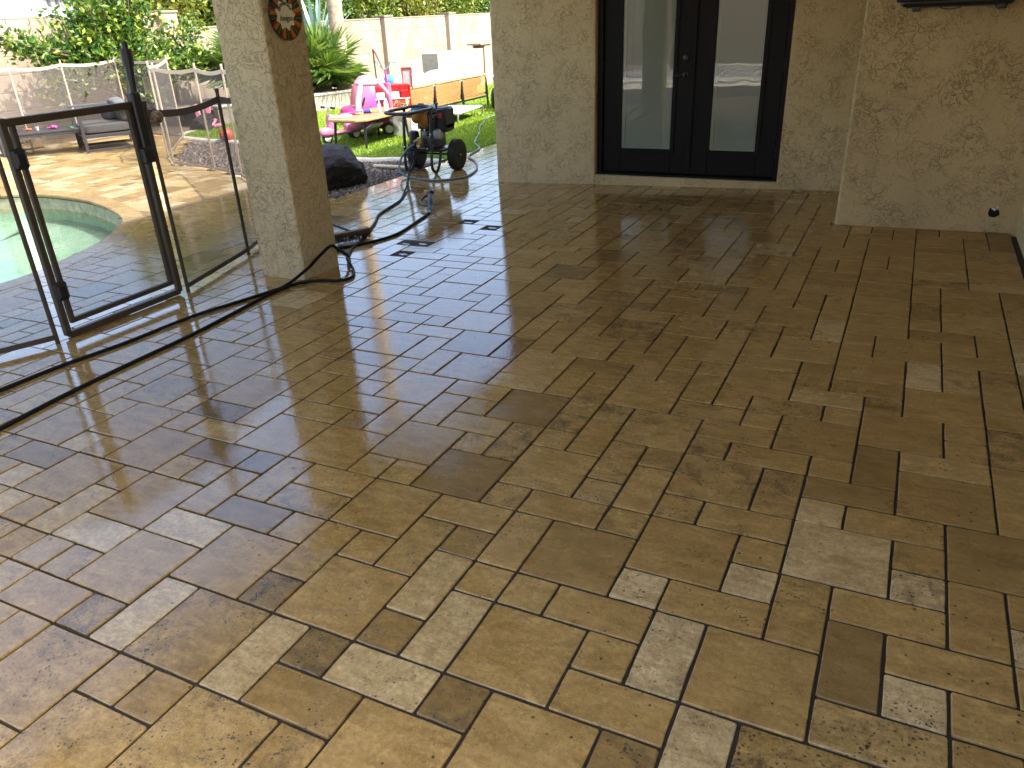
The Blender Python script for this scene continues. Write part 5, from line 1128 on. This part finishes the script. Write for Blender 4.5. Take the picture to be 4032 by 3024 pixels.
# ---- rattan sofa seen from behind, three back panels
SF = thing('rattan_sofa', (-6.98, 11.62, GY), 'rattan backed outdoor sofa with white cushions seen from behind', 'sofa', rz=rad(-90)); CANE = simple('cane', (.36, .215, .07), .55, var=.25, scale=70); RAIL = simple('cane_rail', (.46, .29, .09), .45)
SO_W = 1.0
for k in range(3):
    x0 = -1.5 + k * SO_W + .02; x1 = x0 + SO_W - .05
    # local y: towards the back of the sofa is +y (faces the viewer after the turn)
    m = MB(); m.tube([(-x1, .02, .60), (-x0, .02, .60)], .022, 8); m.build('top_rail', RAIL, SF, True)
    c = MB(); N_ = 17; tp = .05
    for q in range(N_):
        z = .20 + .38 * q / (N_ - 1); sh = tp * (1 - q / (N_ - 1)); c.box((-(x0 + x1) / 2, .02 - sh * .5, z), (x1 - x0 - 2 * sh, .010, .013))
    for q in range(26):
        f = q / 25; xa = x0 + (x1 - x0) * f; xb = (x0 + tp) + (x1 - x0 - 2 * tp) * f; c.add([(-xa - .004, .012, .59), (-xa + .004, .012, .59), (-xb + .004, -.013, .20), (-xb - .004, -.013, .20)], [(0, 1, 2, 3)])
    cp_ = c.build('cane_panel', CANE, SF); cp_['kind'] = 'stuff'
    cushion('back_cushion', (-(x0 + x1) / 2, -.14, .60), (SO_W - .10, .22, .42), SF, rx=rad(10), mat=simple('white_cushion', (.60, .60, .58), .9, var=.05, bump=.3, bscale=8, bdist=.02))
    cushion('seat_cushion', (-(x0 + x1) / 2, -.45, .36), (SO_W - .04, .66, .18), SF, mat=simple('white_cushion', (.80, .79, .76), .9))
for x in (-1.5, -.5, .5, 1.5): MB().tube([(x, .03, 0), (x, .02, .22), (x, .0, .56)], [.018, .028, .020], 8).build('leg', BLACKM, SF, True)
for x in (-1.45, 1.45): MB().tube([(x, -.74, 0), (x, -.74, .30)], .02, 8).build('leg', BLACKM, SF, True)
MB().box((0, .01, .19), (3.0, .035, .03)).build('bottom_rail', BLACKM, SF); MB().box((0, -.38, .25), (3.0, .74, .04)).build('seat_frame', BLACKM, SF)
# ---- raised pet cot
CO = thing('pet_cot', (-6.55, 11.05, GY), 'low raised mesh cot with pale green rails on the turf', 'cot', rz=rad(8)); t = NT('cot_mesh'); COTM = t.done(t.pr(t.ramp(t.noise(t.pos(), 60, 4, .7), [(.3, (.34, .31, .27)), (.7, (.60, .56, .50))]), .9))
m = MB(); m.box((0, 0, .165), (.62, 1.08, .008)); m.build('sling', COTM, CO); MINT = simple('mint_tube', (.42, .62, .48), .4)
for sx in (-1, 1): MB().tube([(sx * .32, -.55, .165), (sx * .32, .55, .165)], .018, 8).build('side_rail', MINT, CO, True); MB().tube([(-.32, sx * .55, .165), (.32, sx * .55, .165)], .018, 8).build('end_rail', MINT, CO, True)
for sx in (-1, 1):
    for sy in (-1, 1): MB().tube(smoothpath([(sx * .32, sy * .52, .165), (sx * .32, sy * .60, .15), (sx * .32, sy * .62, .08), (sx * .32, sy * .62, 0)], 3), .017, 8).build('leg', simple('grey_rubber', (.16, .15, .14), .8), CO, True)
# ---- stucco barbecue island, table, bin by the house corner
BQ = thing('barbecue_island', (-9.3, 16.2, GY), 'cream stucco barbecue island standing before the block wall', 'barbecue'); STU_B = stucco('stucco_island', (.40, .36, .28), .6, .5)
MB().box((-.22, .05, .42), (.44, 2.25, .96)).build('island_body', STU_B, BQ); MB().box((-.15, 1.40, .46), (.34, .34, 1.04)).build('end_post', simple('post_tan', (.45, .33, .19), .8, bump=.4), BQ); MB().box((-.15, 1.28, .995), (.42, .62, .05), bev=.01).build('counter_end', simple('post_cap_brown', (.24, .18, .13), .8), BQ)
MB().box((.02, -.2, .50), (.04, .5, .07), bev=.01).build('grill_shelf', WHITEP, BQ)
OT = thing('folding_table', (-6.25, 13.15, GY), 'white topped folding table behind the sofa at the house corner', 'table'); MB().box((0, 0, .60), (.6, 1.3, .035), bev=.006).build('table_top', WHITEP, OT); MB().box((0, 0, .55), (.52, 1.2, .05)).build('apron', BLACKM, OT)
for sx in (-1, 1):
    for sy in (-1, 1): MB().tube([(sx * .24, sy * .55, 0), (sx * .24, sy * .55, .55)], .016, 8).build('leg', BLACKM, OT, True)
BN = thing('blue_bin', (-6.12, 12.25, GY), 'blue plastic bin beside the right end of the sofa', 'bin'); m = MB(); m.lathe([(.10, 0), (.12, .02), (.15, .42), (.165, .42), (.165, .44), (.14, .44), (.11, .03)], (0, 0, 0), 18); m.build('bin_body', BLUEP, BN, True); MB().box((.10, -.11, .2), (.09, .09, .12), rz=.7).build('bin_label', WHITEP, BN)
BG = MB(); BG.sph((0, 0, .20), (.12, .14, .22), 14, 9, .7); o = BG.build('black_bag', BLACK, None, True); o.location = (-6.45, 12.6, GY); tag(o, 'black bag on the turf at the right end of the sofa', 'bag')
UB = thing('utility_box', (-11.35, 12.25, .17), 'grey ribbed utility box behind the short fan palm', 'utility box'); MB().box((0, 0, .22), (.3, .34, .44), bev=.01).build('cabinet', simple('box_grey', (.30, .32, .34), .5), UB)
for k in range(6): MB().box((.152, -.13 + k * .052, .22), (.008, .014, .38)).build('rib', simple('box_grey_dark', (.18, .19, .2), .5), UB)
MB().box((0, 0, .455), (.34, .38, .03), bev=.008).build('lid', BLACK, UB)
